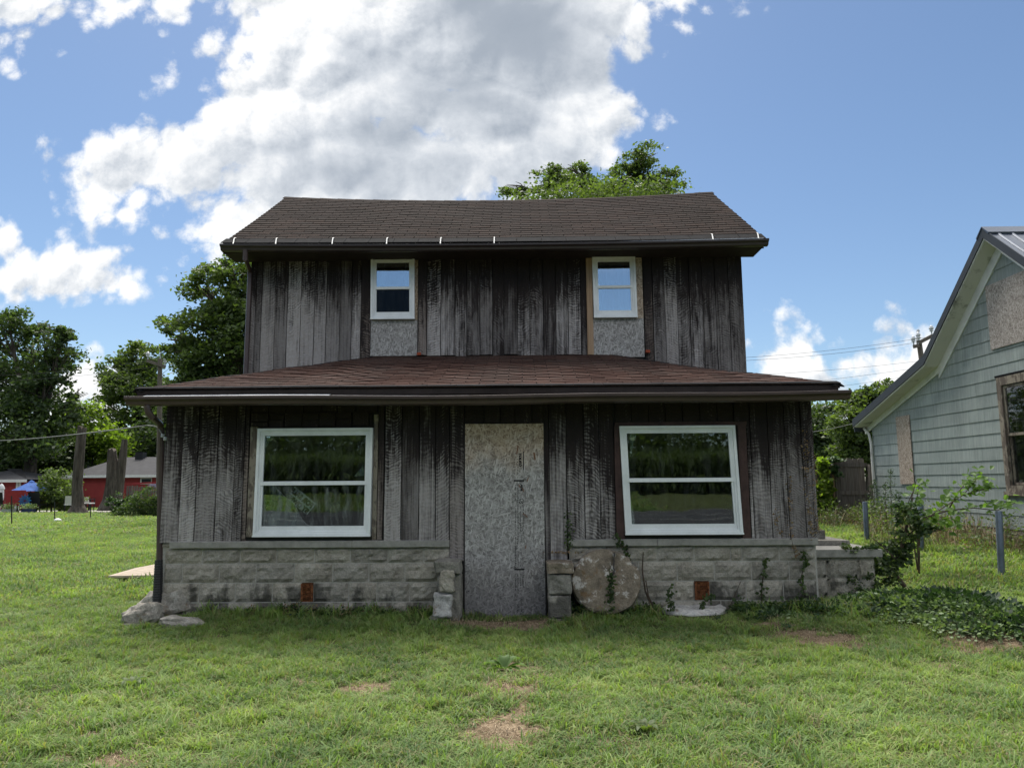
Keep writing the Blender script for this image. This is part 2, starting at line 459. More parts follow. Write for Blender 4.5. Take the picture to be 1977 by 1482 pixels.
M_CAPST = flat('concrete_sill_cap', (.27, .26, .235), .9, .22, 13, bump=.5)
M_GUTTER = flat('brown_gutter_metal', (.060, .038, .036), .42, .18, 5, spec=.5)
M_GUTTER2 = flat('dark_brown_gutter_metal', (.034, .024, .024), .45, .18, 5, spec=.5)
M_FLASH = flat('galvanised_flashing', (.50, .52, .55), .42, .12, 8, metal=.35)
M_STRAP = flat('white_gutter_strap', (.62, .62, .60), .5, .08)
M_VINYL = flat('white_vinyl', (.76, .775, .785), .42, .09, 5, spec=.5)
M_CASE_BR = flat('brown_painted_casing', (.062, .034, .030), .7, .35, 10, bump=.4)
M_PIPE = flat('black_corrugated_pipe', (.022, .022, .023), .6, .2)
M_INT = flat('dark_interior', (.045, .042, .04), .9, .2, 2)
M_RUST = mat('rusted_grate', lambda n: bsdf(n, n.ramp(n.noise(wpos(n), 38, 6, .7), [(.35, (.03, .012, .006)), (.5, (.14, .048, .018)), (.66, (.26, .10, .04))]), .9, n.noise(wpos(n), 60, 3), .6, .006))
M_SOFFIT = flat('dark_soffit_board', (.030, .022, .020), .85, .3, 5)
def m_casing(n):
    oc = objc(n); sh = n.vm('ADD', oc, n.comb(orand(n), 0.0, n.mul(orand(n), 9.0)))
    peel = n.ss(n.noise(n.vm('MULTIPLY', sh, (9, 9, 4)), 1.0, 6, .7), .47, .53)
    gr = n.noise(n.vm('MULTIPLY', sh, (120, 120, 4)), 1.0, 3)
    wood = n.ramp(gr, [(.3, (.075, .06, .05)), (.7, (.17, .14, .115))])
    c = n.mix(peel, wood, (.245, .215, .17, 1))
    return bsdf(n, c, .8, n.add(peel, gr), .5, .004, spec=.2)
M_CASE = mat('peeling_tan_casing', m_casing)
M_NEWWOOD = mat('raw_pine', lambda n: bsdf(n, n.ramp(n.noise(n.vm('MULTIPLY', objc(n), (90, 90, 2.5)), 1.0, 4, .6), [(.3, (.27, .17, .10)), (.7, (.42, .29, .19))]), .75))
def m_glass(refl, dust, tint=(.9, .95, .94), frk=1.5):
    def f(n):
        p = wpos(n)
        fr = n.node('ShaderNodeFresnel', IOR=1.55).outputs[0]
        fac = n.math('ADD', n.mul(fr, frk), refl, clamp=True)
        bmp = n.node('ShaderNodeBump', Strength=.04, Distance=.02, Height=n.noise(p, 2.2, 2)).outputs[0]
        gl = n.node('ShaderNodeBsdfGlossy', Color=(.93, .96, 1, 1), Roughness=.015, Normal=bmp).outputs[0]
        tr = n.node('ShaderNodeBsdfTransparent', Color=(*tint, 1)).outputs[0]
        s1 = n.node('ShaderNodeMixShader', Fac=fac); n.l.new(tr, s1.inputs[1]); n.l.new(gl, s1.inputs[2])
        df = n.node('ShaderNodeBsdfDiffuse', Color=(.42, .45, .44, 1)).outputs[0]
        oc = objc(n); sm = n.noise(n.vm('MULTIPLY', p, (14, 14, 3.2)), 1.0, 5, .65); spots = n.ss(n.vor(p, 17), .055, .03)
        dm = n.math('ADD', n.mul(n.ss(sm, .42, .78), dust), n.mul(spots, .5), clamp=True)
        s2 = n.node('ShaderNodeMixShader', Fac=dm); n.l.new(s1.outputs[0], s2.inputs[1]); n.l.new(df, s2.inputs[2])
        return s2.outputs[0]
    return f
M_GLASS = mat('window_glass', m_glass(.02, .045, (.9, .95, .94), 1.25))
M_GLASS_UP = mat('upper_window_glass', m_glass(.50, .04))
M_GLASS_SCR = mat('screened_window_glass', m_glass(.0, .03, (.3, .3, .3), .35))
M_GLASS_DUSTY = mat('dusty_window_glass', m_glass(.0, .30, (.9, .95, .94), 1.15))
M_SHARD = mat('dusty_broken_glass', m_glass(.05, .62))
M_FILM = mat('condensation_film', m_glass(.12, .85))
M_CURTAIN = flat('pale_curtain', (.42, .47, .52), .9, .1)
M_INK = flat('black_stamp_ink', (.018, .017, .018), .9, .3, 30)
M_SIGNW = flat('sign_card_white', (.42, .43, .43), .7, .05)
M_SIGNB = flat('sign_letter_black', (.02, .02, .022), .6, .1)
M_BROWNFLAKE = flat('bare_brown_flake', (.17, .085, .05), .8, .2, 30)

def m_siding(n):
    p = wpos(n); oc = objc(n); r = orand(n)
    y = n.xyz(p)[1]
    ser = n.math('SINE', n.mul(n.add(y, n.mul(n.noise(p, 1.5, 2), .02)), 230.0))
    st = n.noise(n.vm('MULTIPLY', p, (1, 22, 1.2)), 1.0, 4, .6); b = n.noise(p, 2.0, 5, .6)
    fs = n.noise(n.vm('MULTIPLY', p, (1, 85, 3.0)), 1.0, 3, .6)
    c = n.ramp(n.add(n.mul(b, .5), n.mul(st, .5)), [(.34, (.215, .25, .238)), (.55, (.295, .335, .32)), (.7, (.36, .395, .38))])
    c = n.mix(1.0, c, n.ramp(fs, [(.3, (.80,)*3), (.7, (1.12,)*3)]), 'MULTIPLY')
    c = n.mix(1.0, c, n.ramp(r, [(0, (.93,)*3), (1, (1.05,)*3)]), 'MULTIPLY')
    return bsdf(n, c, .8, n.add(ser, n.mul(st, 1.5)), .5, .004, spec=.3)
M_SIDING = mat('green_fiber_cement_siding', m_siding)
M_TRIM = mat('dirty_white_trim', lambda n: bsdf(n, n.mix(n.ss(n.noise(n.vm('MULTIPLY', wpos(n), (1, 1.0, 1.0)), 2.5, 6, .7), .54, .76), (.66, .655, .62, 1), (.17, .165, .14, 1)), .8))
M_TRIMW = flat('white_frieze_board', (.72, .73, .73), .7, .12, 4)
M_METROOF = flat('dark_blue_grey_metal_roof', (.055, .070, .10), .33, .1, 3, metal=.3, spec=.5)
M_METTRIM = flat('charcoal_metal_trim', (.035, .042, .052), .6, .12, 3, spec=.25)
M_RED = mat('red_painted_siding', lambda n: bsdf(n, n.mix(n.noise(wpos(n), 3, 5), (.19, .022, .024, 1), (.28, .045, .04, 1)), .8))
M_GROOF = flat('grey_shingle_roof', (.034, .034, .037), .9, .25, 3)
M_FASCIA = flat('pale_fascia', (.55, .55, .53), .7, .1)
M_FENCE = mat('grey_fence_picket', lambda n: bsdf(n, n.mix(1.0, n.ramp(n.noise(n.vm('ADD', n.vm('MULTIPLY', objc(n), (70, 70, 2)), n.comb(n.mul(orand(n), 40), 0.0, 0.0)), 1.0, 4, .6), [(.3, (.085, .072, .062)), (.7, (.225, .20, .18))]), n.ramp(orand(n), [(0, (.7,)*3), (1, (1.2, 1.15, 1.1))]), 'MULTIPLY'), .9))
M_BARK = mat('grey_bark', lambda n: bsdf(n, n.ramp(n.noise(n.vm('MULTIPLY', wpos(n), (9, 9, 1.0)), 1.0, 6, .7), [(.35, (.03, .024, .02)), (.6, (.095, .08, .066)), (.75, (.16, .14, .12))]), .95, n.noise(n.vm('MULTIPLY', wpos(n), (9, 9, 1.2)), 1.0, 6, .7), 1.0, .08))
M_TWIG = flat('twig_bark', (.075, .055, .04), .9, .3, 20)
M_POST = flat('blue_grey_steel_post', (.12, .15, .19), .45, .2, 9, metal=.4, spec=.5)
M_STAKE = flat('dark_green_stake', (.015, .02, .016), .7)
M_POLE = flat('utility_pole_wood', (.13, .11, .095), .9, .25, 5)
M_PORC = flat('insulator_porcelain', (.42, .44, .46), .3, .05, spec=.6)
M_WIRE = flat('cable_sheath', (.20, .20, .19), .7)
M_WIRE_D = flat('dark_cable', (.035, .035, .04), .7)
M_BLUE = flat('blue_canvas', (.028, .085, .28), .85, .15, 3)
M_WHITEC = flat('white_canvas', (.55, .55, .55), .85, .08)
M_REDC = flat('red_chair_fabric', (.30, .03, .035), .7)
M_BLACK = flat('black_plastic', (.012, .012, .014), .5)
M_WHITEP = flat('white_plastic', (.6, .6, .6), .5, .05)
M_TEAL = flat('blue_foil_pinwheel', (.02, .12, .30), .35, .15, metal=.3)
M_LILAC = flat('lilac_fabric', (.42, .38, .62), .8)
M_LIME = flat('lime_tablecloth', (.45, .60, .10), .8)
M_CRATE = flat('pale_planter', (.30, .32, .30), .8)
M_BLUEPOT = flat('dark_blue_pot', (.02, .03, .09), .4)
M_ORANGE = flat('orange_cap', (.30, .05, .015), .6)
M_PLANK = mat('bleached_plank', lambda n: bsdf(n, n.ramp(n.noise(n.vm('MULTIPLY', objc(n), (3, 60, 60)), 1.0, 4, .6), [(.3, (.26, .21, .16)), (.7, (.45, .38, .31))]), .85))
M_ASPH = flat('road_asphalt', (.048, .048, .050), .9, .2, 8)
M_PAINT = flat('road_paint', (.6, .6, .57), .7)
M_PATIO = flat('patio_concrete', (.32, .30, .27), .9, .15)

def leafmat(name, c1, c2, c3, trans=.45, rough=.5):
    """leaf: colour varies with the clump (world noise) and from leaf to leaf (island)"""
    def f(n):
        p = wpos(n); g = n.node('ShaderNodeNewGeometry').outputs['Random Per Island']
        a = n.noise(p, .55, 3, .5); b = n.noise(p, 2.6, 2, .5)
        t = n.add(n.add(n.mul(a, .55), n.mul(b, .35)), n.mul(n.sub(g, .5), .38))
        c = n.ramp(t, [(.25, c1), (.46, c2), (.66, c3)])
        d = n.node('ShaderNodeBsdfPrincipled', Base_Color=c, Roughness=rough); d.inputs['Specular IOR Level'].default_value = .25
        tc = n.mix(1.0, c, (1.5, 1.7, .55, 1), 'MULTIPLY')
        tr = n.node('ShaderNodeBsdfTranslucent', Color=tc)
        mx = n.node('ShaderNodeMixShader', Fac=trans); n.l.new(d.outputs[0], mx.inputs[1]); n.l.new(tr.outputs[0], mx.inputs[2])
        return mx.outputs[0]
    return mat(name, f)
M_LEAF_DARK = leafmat('dark_green_leaf', (.032, .052, .026), (.054, .082, .036), (.085, .12, .048))
M_LEAF_MID = leafmat('mid_green_leaf', (.048, .072, .028), (.082, .115, .042), (.12, .16, .06))
M_LEAF_YEL = leafmat('yellow_green_leaf', (.07, .11, .02), (.12, .18, .03), (.20, .26, .05), .55)
M_LEAF_IVY = leafmat('ivy_leaf', (.018, .036, .018), (.040, .075, .032), (.09, .14, .06), .3)
M_LEAF_LIGHT = leafmat('sapling_leaf', (.06, .11, .03), (.10, .17, .05), (.16, .25, .07), .5)
M_LEAF_DRY = leafmat('dry_leaf', (.10, .06, .03), (.17, .11, .06), (.26, .19, .12), .2)
M_LEAF_MOUND = leafmat('mound_leaf', (.11, .16, .075), (.19, .26, .13), (.28, .34, .20), .3)

def grass_col(n, p, inst):
    a = n.noise(p, .55, 4, .6); b = n.noise(n.vm('ADD', p, (31, 7, 0)), 1.9, 4, .6); c3 = n.noise(p, 7.0, 2, .5)
    t = n.add(n.add(n.mul(a, .50), n.mul(b, .40)), n.add(n.mul(n.sub(inst, .5), .22), n.mul(n.sub(c3, .5), .2)))
    return n.ramp(t, [(.28, (.088, .145, .060)), (.40, (.130, .198, .070)), (.50, (.190, .270, .082)), (.62, (.285, .35, .12))]), b, c3
def m_grass(n):
    p = wpos(n); g = n.node('ShaderNodeNewGeometry').outputs['Random Per Island']; oi = orand(n)
    c, b, c3 = grass_col(n, p, n.mul(n.add(g, oi), .5))
    dry = n.ss(n.math('FRACT', n.add(n.mul(g, 5.3), n.mul(oi, 3.1))), .78, .83)
    c = n.mix(n.mul(dry, .75), c, (.24, .20, .11, 1))
    d = n.node('ShaderNodeBsdfPrincipled', Base_Color=c, Roughness=.6); d.inputs['Specular IOR Level'].default_value = .18
    tr = n.node('ShaderNodeBsdfTranslucent', Color=n.mix(1.0, c, (1.4, 1.6, .6, 1), 'MULTIPLY'))
    mx = n.node('ShaderNodeMixShader', Fac=.4); n.l.new(d.outputs[0], mx.inputs[1]); n.l.new(tr.outputs[0], mx.inputs[2])
    return mx.outputs[0]
M_GRASS = mat('lawn_grass_blade', m_grass)
M_STRAW = mat('dry_straw_blade', lambda n: bsdf(n, n.ramp(n.node('ShaderNodeNewGeometry').outputs['Random Per Island'], [(0, (.11, .08, .05)), (.5, (.24, .18, .11)), (1, (.38, .30, .20))]), .8))
def m_ground(n):
    p = wpos(n); att = n.node('ShaderNodeAttribute', dict(attribute_name='bare')).outputs['Fac']
    g, b, c3 = grass_col(n, p, .5)
    g = n.mix(1.0, g, (.62, .60, .60, 1), 'MULTIPLY')
    fine = n.noise(p, 45, 4, .7)
    fib = n.vor(n.vm('ADD', p, n.vm('SCALE', n.noise(p, 20, 2, out=1), .05)), 95)
    soil = n.ramp(n.add(n.mul(fine, .7), n.mul(c3, .3)), [(.35, (.07, .048, .03)), (.5, (.17, .125, .08)), (.65, (.29, .225, .15))])
    soil = n.mix(n.ss(fib, .25, .05, 0, .5), soil, (.36, .29, .20, 1))
    thatch = n.mix(n.ss(fine, .42, .62), (.05, .045, .022, 1), g)
    c = n.mix(n.ss(n.add(att, n.mul(n.sub(fine, .5), .35)), .30, .62), thatch, soil)
    return bsdf(n, c, .95, n.add(fine, n.mul(fib, .4)), .8, .02, spec=.1)
M_GROUND = mat('lawn_soil', m_ground)

# ------------------------------------------------------------------ ground
def bare_mask(x, y):
    x = np.asarray(x, float); y = np.asarray(y, float)
    n1 = np.array([mnoise.noise((a*2.3, b*2.3, 0)) for a, b in zip(x.ravel(), y.ravel())]).reshape(x.shape)
    n2 = np.array([mnoise.noise((a*7, b*7, 3)) for a, b in zip(x.ravel(), y.ravel())]).reshape(x.shape)
    def el(cx, cy, rx, ry, k=1.0): return k*np.clip(1.75-np.hypot((x-cx)/rx, (y-cy)/ry)+.35*n1+.3*n2, 0, 1)
    m = np.zeros_like(x)
    for a in BARE: m = np.maximum(m, el(*a))
    m = np.maximum(m, np.clip((n1+n2*.6-.36)*2.2, 0, .75)*(y < 14))
    return np.clip(m, 0, 1)
BARE = []
for (px, py, rx, ry, k) in ((968, 1412, .195, .25, 1), (1010, 1370, .07, .22, .9), (975, 1330, .20, .26, .8), (1000, 1290, .16, .2, .7), (970, 1207, .45, .22, .95),
                            (1570, 1235, .34, .22, .85), (1500, 1215, .22, .15, .7), (1640, 1245, .35, .14, .7), (1925, 1250, .35, .25, .9), (1780, 1165, .35, .2, .7),
                            (1390, 1330, .3, .12, .5), (1185, 1440, .12, .1, .6), (240, 1465, .18, .1, .75), (60, 1380, .15, .1, .6), (1480, 1190, .3, .14, .6),
                            (120, 1465, .12, .07, .6), (285, 1190, .5, .2, .5), (1750, 1060, .8, 1.2, .7)):
    g_ = G(px, py); BARE.append((g_.x, g_.y, rx, ry, k))
def grid_sheet(xs, ys):
    X, Y = np.meshgrid(xs, ys); Z = terrain(X, Y)
    nx, ny = len(xs), len(ys)
    V_ = np.stack([X.ravel(), Y.ravel(), Z.ravel()], 1)
    i, j = np.meshgrid(np.arange(nx-1), np.arange(ny-1)); a = (j*nx+i).ravel()
    return V_, np.stack([a, a+1, a+nx+1, a+nx], 1)
xs = np.unique(np.concatenate([np.linspace(-400, -40, 10), np.linspace(-40, -8, 40), np.linspace(-8, 12, 260), np.linspace(12, 40, 30), np.linspace(40, 400, 10)]))
ys = np.unique(np.concatenate([np.linspace(-200, -40, 8), np.linspace(-40, 2, 60), np.linspace(2, 11, 150), np.linspace(11, 50, 60), np.linspace(50, 900, 14)]))
gv, gf = grid_sheet(xs, ys)
me = np_mesh('ground', gv, gf, smooth=True)
bm_ = np.zeros(len(gv), dtype=np.float32)
sel = (np.abs(gv[:, 0]) < 14) & (gv[:, 1] > 2) & (gv[:, 1] < 20)
bm_[sel] = bare_mask(gv[sel, 0], gv[sel, 1])
att = me.attributes.new('bare', 'FLOAT', 'POINT'); att.data.foreach_set('value', bm_)
o = mobj('ground', me, M_GROUND); tag(o, kind='structure')

# road with its markings, behind the camera (seen only in the window reflections)
def road_z(y): return tz(0, y)
o = MB().box((-200, -28.0, -.30), (200, -7.5, -.235)).build('road', M_ASPH, org=(0, -8.4, 0)); tag(o, kind='structure')
mb = MB()
for y in (-27.2, -22.5, -17.6, -12.6, -8.2): mb.box((-200, y, -.231), (200, y+.11, -.230))
o = mb.build('road_markings', M_PAINT, org=(0, -8.4, 0)); tag(o, kind='structure')

# ------------------------------------------------------------------ old barn-board house
YF, YU = 8.0, 10.3
XL, XR = -3.90, 3.115
house = thing('farmhouse', 'abandoned two storey house of dark weathered boards with a boarded door and red porch roof', 'house', (-.4, YF, 0))
def board(x0, x1, z0, z1, y, grey=.45, bend=.5, warm=0.0, th=.022, parent=house, mat_=None, name='board', lean=0.0, seg=6, label=None):
    """one vertical rough-sawn board with slightly wavy edges, its face towards -Y"""
    mb = MB(); gap = .009
    xa, xb = min(x0, x1)+gap/2, max(x0, x1)-gap/2
    pr_ = random.choice((0, .004, .010, .016)); tw = random.uniform(-.003, .003)
    ring = []
    for i in range(seg+1):
        t = i/seg; z = z0+(z1-z0)*t; wl = random.uniform(-.0022, .0022); wr = random.uniform(-.0022, .0022)
        b_ = len(mb.v); d = lean*t; cup_ = pr_+random.uniform(0, .002)
        mb.v += [Vector((xa+wl+d, y-cup_+tw, z)), Vector((xb+wr+d, y-cup_-tw, z)), Vector((xb+wr+d, y+th, z)), Vector((xa+wl+d, y+th, z))]
        ring.append(b_)
    for i in range(seg):
        a, b_ = ring[i], ring[i+1]
        for k in range(4): mb.f.append((a+k, a+(k+1) % 4, b_+(k+1) % 4, b_+k))
    mb.f.append((ring[0]+3, ring[0]+2, ring[0]+1, ring[0])); e = ring[-1]; mb.f.append((e, e+1, e+2, e+3))
    return mb.build(name, mat_ or M_BOARD, parent, org=((xa+xb)/2, y, z0), color=(grey, bend, warm, 1), label=label)
def X(px, py=940, Y=YF): return P(px, py, Y).x
def Z(py, px=988, Y=YF): return P(px, py, Y).z

# -- foundation: split-face blocks
ZTOP = .805; CAPB = Z(1056, 600)
def block(x0, x1, z0, z1, y=YF+.02, d=.10, amp=.021, parent=house, m_=None, name='block', fx=9, fz=5):
    """rock-faced block: a pillowed, irregular front on a plain body"""
    mb = MB(); s0 = random.uniform(0, 90)
    idx = {}
    for j in range(fz+1):
        for i in range(fx+1):
            u, v = i/fx, j/fz
            e = min(min(u, 1-u)*(x1-x0), min(v, 1-v)*(z1-z0))
            pil = min(1, e/.020)
            h = pil*(.012+amp*(mnoise.noise(((x0+u*(x1-x0))*9+s0, v*2.2+s0, 0))+.6*mnoise.noise((u*11+s0, v*6, 4))+.35))
            idx[i, j] = len(mb.v); mb.v.append(Vector((x0+u*(x1-x0), y-max(h, 0), z0+v*(z1-z0))))
    for j in range(fz):
        for i in range(fx): mb.f.append((idx[i, j], idx[i+1, j], idx[i+1, j+1], idx[i, j+1]))
    b0 = len(mb.v); mb.v += [Vector((x0, y+d, z0)), Vector((x1, y+d, z0)), Vector((x1, y+d, z1)), Vector((x0, y+d, z1))]
    mb.f.append((b0+3, b0+2, b0+1, b0))
    mb.f.append(tuple([idx[i, 0] for i in range(fx, -1, -1)]+[b0, b0+1])); mb.f.append(tuple([idx[i, fz] for i in range(fx+1)]+[b0+2, b0+3]))
    mb.f.append(tuple([idx[0, j] for j in range(fz+1)]+[b0+3, b0])); mb.f.append(tuple([idx[fx, j] for j in range(fz, -1, -1)]+[b0+1, b0+2]))
    return mb.build(name, m_ or M_BLOCK, parent, smooth=False)
zj = [-.02, .165, .367, .569, CAPB-.004]          # course joints
def zq(px_y, left=True): return Z(px_y, 450 if left else 1350)
LB = [(870, 220), ]
def zx(v, o, s): return o+v/s
L = lambda v: X(220+v/3.153, 1100)
DJL = X(888, 1100)
rows_left = [([300, 530, 760, 985, 1215, 1435, 1665, 1885, 2060], 3), ([300, 412, 638, 862, 1095, 1330, 1550, 1770, 1990, 2060], 2),
             ([300, 520, 740, 965, 1140], 1), ([1215, 1430, 1600, 1800, 2060], 1), ([300, 640, 1000, 1330, 1700, 2060], 0)]
jt = .010
for js, r_ in rows_left:
    for a, b in zip(js[:-1], js[1:]):
        block(L(a)+jt/2, L(b)-jt/2, zj[r_]+jt/2, zj[r_+1]-jt/2)
Rr = lambda v: X(1377+v/3.2217, 1100)
RX0 = X(1100, 1100)
bx = lambda i: X(1100+i, 1100)
block(XL+.006, X(343, 1050), CAPB, ZTOP-.004, fz=2)
rows_right = [([1100, 1170, 1208, 1270, 1342, 1413, 1435, 1507, 1577], 3), ([1100, 1190, 1234, 1308, 1380, 1452, 1525, 1577], 2),
              ([1100, 1150, 1226, 1300, 1340], 1), ([1369, 1440, 1512, 1577], 1), ([1100, 1190, 1290, 1390, 1490, 1577], 0)]
for js, r_ in rows_right:
    for a, b in zip(js[:-1], js[1:]):
        block(bx(a-1100)+jt/2, min(bx(b-1100), XR)-jt/2, zj[r_]+jt/2, zj[r_+1]-jt/2)
# mortar core behind the blocks, with the two vent holes left open
mb = MB(); ym0, ym1 = YF+.0215, YF+.14
VL0, VL1 = L(1140), L(1215); VR0, VR1 = bx(240), bx(269)
for (a, b, v0, v1) in ((XL+.01, DJL, VL0, VL1), (RX0, XR-.01, VR0, VR1)):
    mb = MB(); mb.box((a, ym0, -.1), (v0, ym1, ZTOP-.06)); mb.box((v1, ym0, -.1), (b, ym1, ZTOP-.06))
    mb.box((v0, ym0, -.1), (v1, ym1, zj[1])); mb.box((v0, ym0, zj[2]), (v1, ym1, ZTOP-.06))
    mb.build('mortar_wall', M_MORTAR, house)
for (v0, v1) in ((VL0, VL1), (VR0, VR1)):
    fr = MB().box((v0+.004, YF+.03, zj[1]+.004), (v1-.004, YF+.045, zj[2]-.004)).build('vent', M_RUST, house)
    g = MB()
    for k in range(4):
        z = zj[1]+.02+k*.048; g.quadmesh([(v0+.01, YF+.024, z), (v1-.01, YF+.024, z), (v1-.01, YF+.004+.01*k % .02, z+.036), (v0+.01, YF+.008, z+.034)], [(0, 1, 2, 3)])
    g.bar((v0+.012, YF+.01, zj[1]+.01), (v0+.012, YF+.01, zj[2]-.01), .02, .02); g.bar((v1-.012, YF+.01, zj[1]+.01), (v1-.012, YF+.01, zj[2]-.01), .016, .02)
    g.build('grate', M_RUST, fr)
# concrete sill caps
def cap(x0, x1):
    mb = MB(); n = max(2, int((x1-x0)/.09)); ring = []
    for i in range(n+1):
        x = x0+(x1-x0)*i/n; w = .004*mnoise.noise((x*6, 0, 1)); e = .010*max(0, mnoise.noise((x*9, 5, 1)))
        ring.append(len(mb.v)); mb.v += [Vector((x, YF-.034+w, CAPB+e)), Vector((x, YF-.036+w, ZTOP-.006-e*.6)), Vector((x, YF-.02, ZTOP+.002)), Vector((x, YF+.10, ZTOP)), Vector((x, YF+.10, CAPB))]
    for i in range(n):
        a, b = ring[i], ring[i+1]
        for k in range(5): mb.f.append((a+k, a+(k+1) % 5, b+(k+1) % 5, b+k))
    mb.f.append(tuple(ring[0]+k for k in range(5))); mb.f.append(tuple(ring[-1]+k for k in reversed(range(5))))
    return mb.build('sill_cap', M_CAPST, house)
xc = X(681, 1050)
cap(X(330, 1050), xc-.002); cap(xc+.002, X(868, 1050)); cap(X(1097, 1050), bx(170)-.002); cap(bx(170)+.002, XR-.005)

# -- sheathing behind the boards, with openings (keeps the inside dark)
WL = dict(x0=X(495, 930), x1=X(718, 930), z0=Z(1034, 600), z1=Z(827, 600))
WR = dict(x0=X(1204, 930), x1=X(1428, 930), z0=Z(1030, 1320), z1=Z(822, 1320))
DX0, DX1 = X(898, 1000), X(1051, 1000); DZ1 = Z(818, 975)
def sheath(name, x0, x1, z0, z1, y, holes, m_=M_INT, t=.04):
    mb = MB(); xs_ = sorted({x0, x1, *[h[0] for h in holes], *[h[1] for h in holes]})
    for a, b in zip(xs_[:-1], xs_[1:]):
        mid = (a+b)/2; hs = sorted([(h[2], h[3]) for h in holes if h[0] < mid < h[1]]); z = z0
        for (h0, h1) in hs:
            if h0 > z: mb.box((a, y, z), (b, y+t, h0))
            z = h1
        if z < z1: mb.box((a, y, z), (b, y+t, z1))
    return mb.build(name, m_, house)
sheath('front_wall', XL+.03, XR-.03, ZTOP-.02, 2.36, YF+.026, [(w['x0']+.03, w['x1']-.03, w['z0']+.03, w['z1']-.03) for w in (WL, WR)])
UW = []
for (a, b, zt, zb) in ((718, 802, 498, 617), (1145, 1228, 496, 614)):
    p0, p1 = P(a, zb, YU), P(b, zt, YU); UW.append(dict(x0=P((a), (zt+zb)/2, YU).x, x1=P(b, (zt+zb)/2, YU).x, z0=P((a+b)/2, zb, YU).z, z1=P((a+b)/2, zt, YU).z))
ZUE = P(950, 482, YU-.45).z                      # underside of the upper eave
sheath('upper_wall', XL+.03, XR+.03, 2.4, ZUE+.10, YU+.026, [(w['x0']+.03, w['x1']-.03, w['z0']+.03, w['z1']-.03) for w in UW])
YB = 14.6
MB().box((XL+.03, YF+.14, 0.02), (XL+.07, YB, 2.40)).box((XR-.07, YF+.14, .02), (XR-.03, YB, 2.40)).box((XL+.07, YB-.04, .02), (XR-.07, YB, 2.4)).build('inner_wall', M_INT, house)
MB().box((XL+.05, YU+.07, 2.42), (XL+.09, YB, 4.75)).box((XR-.07, YU+.07, 2.42), (XR-.03, YB, 4.75)).box((XL+.09, YB-.04, 2.42), (XR-.07, YB, 4.75)).build('upper_inner_wall', M_INT, house)
MB().box((XL+.08, YF+.15, .50), (XR-.08, YB-.05, .56)).build('floor_deck', M_INT, house)
MB().box((XL+.08, YU+.1, 2.44), (XR-.08, YB-.05, 2.50)).build('upper_floor_deck', M_INT, house)
# pale partition seen dimly through the lower windows
MB().box((XL+.1, YF+2.6, .57), (XR-.1, YF+2.66, 2.40)).build('partition', flat('faded_wallpaper', (.13, .135, .125), .9, .2, 2), house)

# -- lower boards
ZE = 2.315                                        # board tops, under the eave
def brow(pxs, z0, z1, y, greys=None, pym=930, **kw):
    for i, (a, b) in enumerate(zip(pxs[:-1], pxs[1:])):
        g_ = greys[i] if greys else random.uniform(.32, .62)
        board(X(a, pym, y), X(b, pym, y), (z0[i] if isinstance(z0, list) else z0)+random.uniform(-.006, .004), z1, y, g_, random.choice((.15, .3, .7, .85, .5)), **kw)
bz = ZTOP+.004
brow([315, 350, 380, 418, 452, 470], bz-.018, ZE, YF, [.62, .68, .52, .44, .35])
board(X(470), X(479), bz-.01, ZE, YF-.012, .15, .5, .6)
board(X(479), X(494), bz+.04, Z(824, 480), YF-.004, mat_=M_CASE, name='casing')
board(X(719), X(729), bz, Z(800, 725), YF-.004, mat_=M_CASE, name='casing', label='peeling tan casing')
board(X(729.5), X(741), bz+.0, ZE-.02, YF-.014, .22, .5, .7)
brow([742.5, 775, 809, 841, 868], bz-.008, ZE, YF, [.62, .52, .60, .46])
board(X(868), X(896.5), Z(1082, 880), ZE, YF-.004, .50, .7, .25)
brow([1051.5, 1061], Z(1082, 1056), ZE, YF+.004, [.25]); brow([1061, 1094], Z(1082, 1078), ZE, YF-.004, [.62])
brow([1094, 1128, 1158, 1187], bz, ZE, YF, [.22, .40, .16])
board(X(1187), X(1204), bz-.002, Z(822, 1196), YF-.006, mat_=M_CASE_BR, name='casing')
board(X(1429), X(1446), bz-.004, Z(820, 1437), YF-.006, mat_=M_CASE_BR, name='casing', label='brown casing with flaked paint')
brow([1446, 1453], bz, ZE, YF, [.2])
brow([1453, 1487, 1520, 1552, 1575.5], bz-.012, ZE, YF, [.46, .40, .50, .42])
# headers over door and windows
brow([898, 935, 966, 994, 1027, 1051.5], Z(816, 975), ZE, YF, [.12, .15, .1, .12, .1], pym=800)
brow([1187, 1218, 1252, 1284, 1317, 1350, 1384, 1416, 1446], Z(814, 1320), ZE, YF, [.12, .1, .2, .1, .24, .15, .22, .15], pym=800)
MB().box((X(1187, 820), YF-.016, Z(822, 1300)), (X(1441, 820), YF+.02, Z(814.5, 1300))).build('header_trim', M_CASE_BR, house)
# scrap pieces over the left window
zs = [Z(824, 600), Z(814, 600), Z(799, 600)]
for (a, b, z0, z1, yy, g_, w_) in ((485, 520, 813, 798, .016, .62, .7), (486, 519, 823, 815, .010, .55, .6), (520, 549, 825, 811, .004, .15, .5), (520, 550, 810, 800, .0, .1, .3),
                                   (550, 584, 822, 797, .018, .12, .1), (584, 617, 826, 812, .0, .15, .2), (584, 617, 811, 798, .004, .1, .2), (617, 649, 822, 797, .016, .16, .2),
                                   (649, 680, 823, 809, .0, .2, .4), (649, 680, 808, 797, .006, .28, .8), (681, 713, 822, 796, .018, .30, .2), (713.5, 719, 824, 798, .004, .3, .9)):
    board(X(a, 810), X(b, 810), Z(z0, 600), Z(z1, 600), YF-yy, g_, random.choice((.2, .8)), w_, seg=2)
brow([485, 518, 552, 586, 620, 652, 686, 729], Z(797, 600)+.004, ZE+.01, YF+.002, [.1]*7, pym=800)

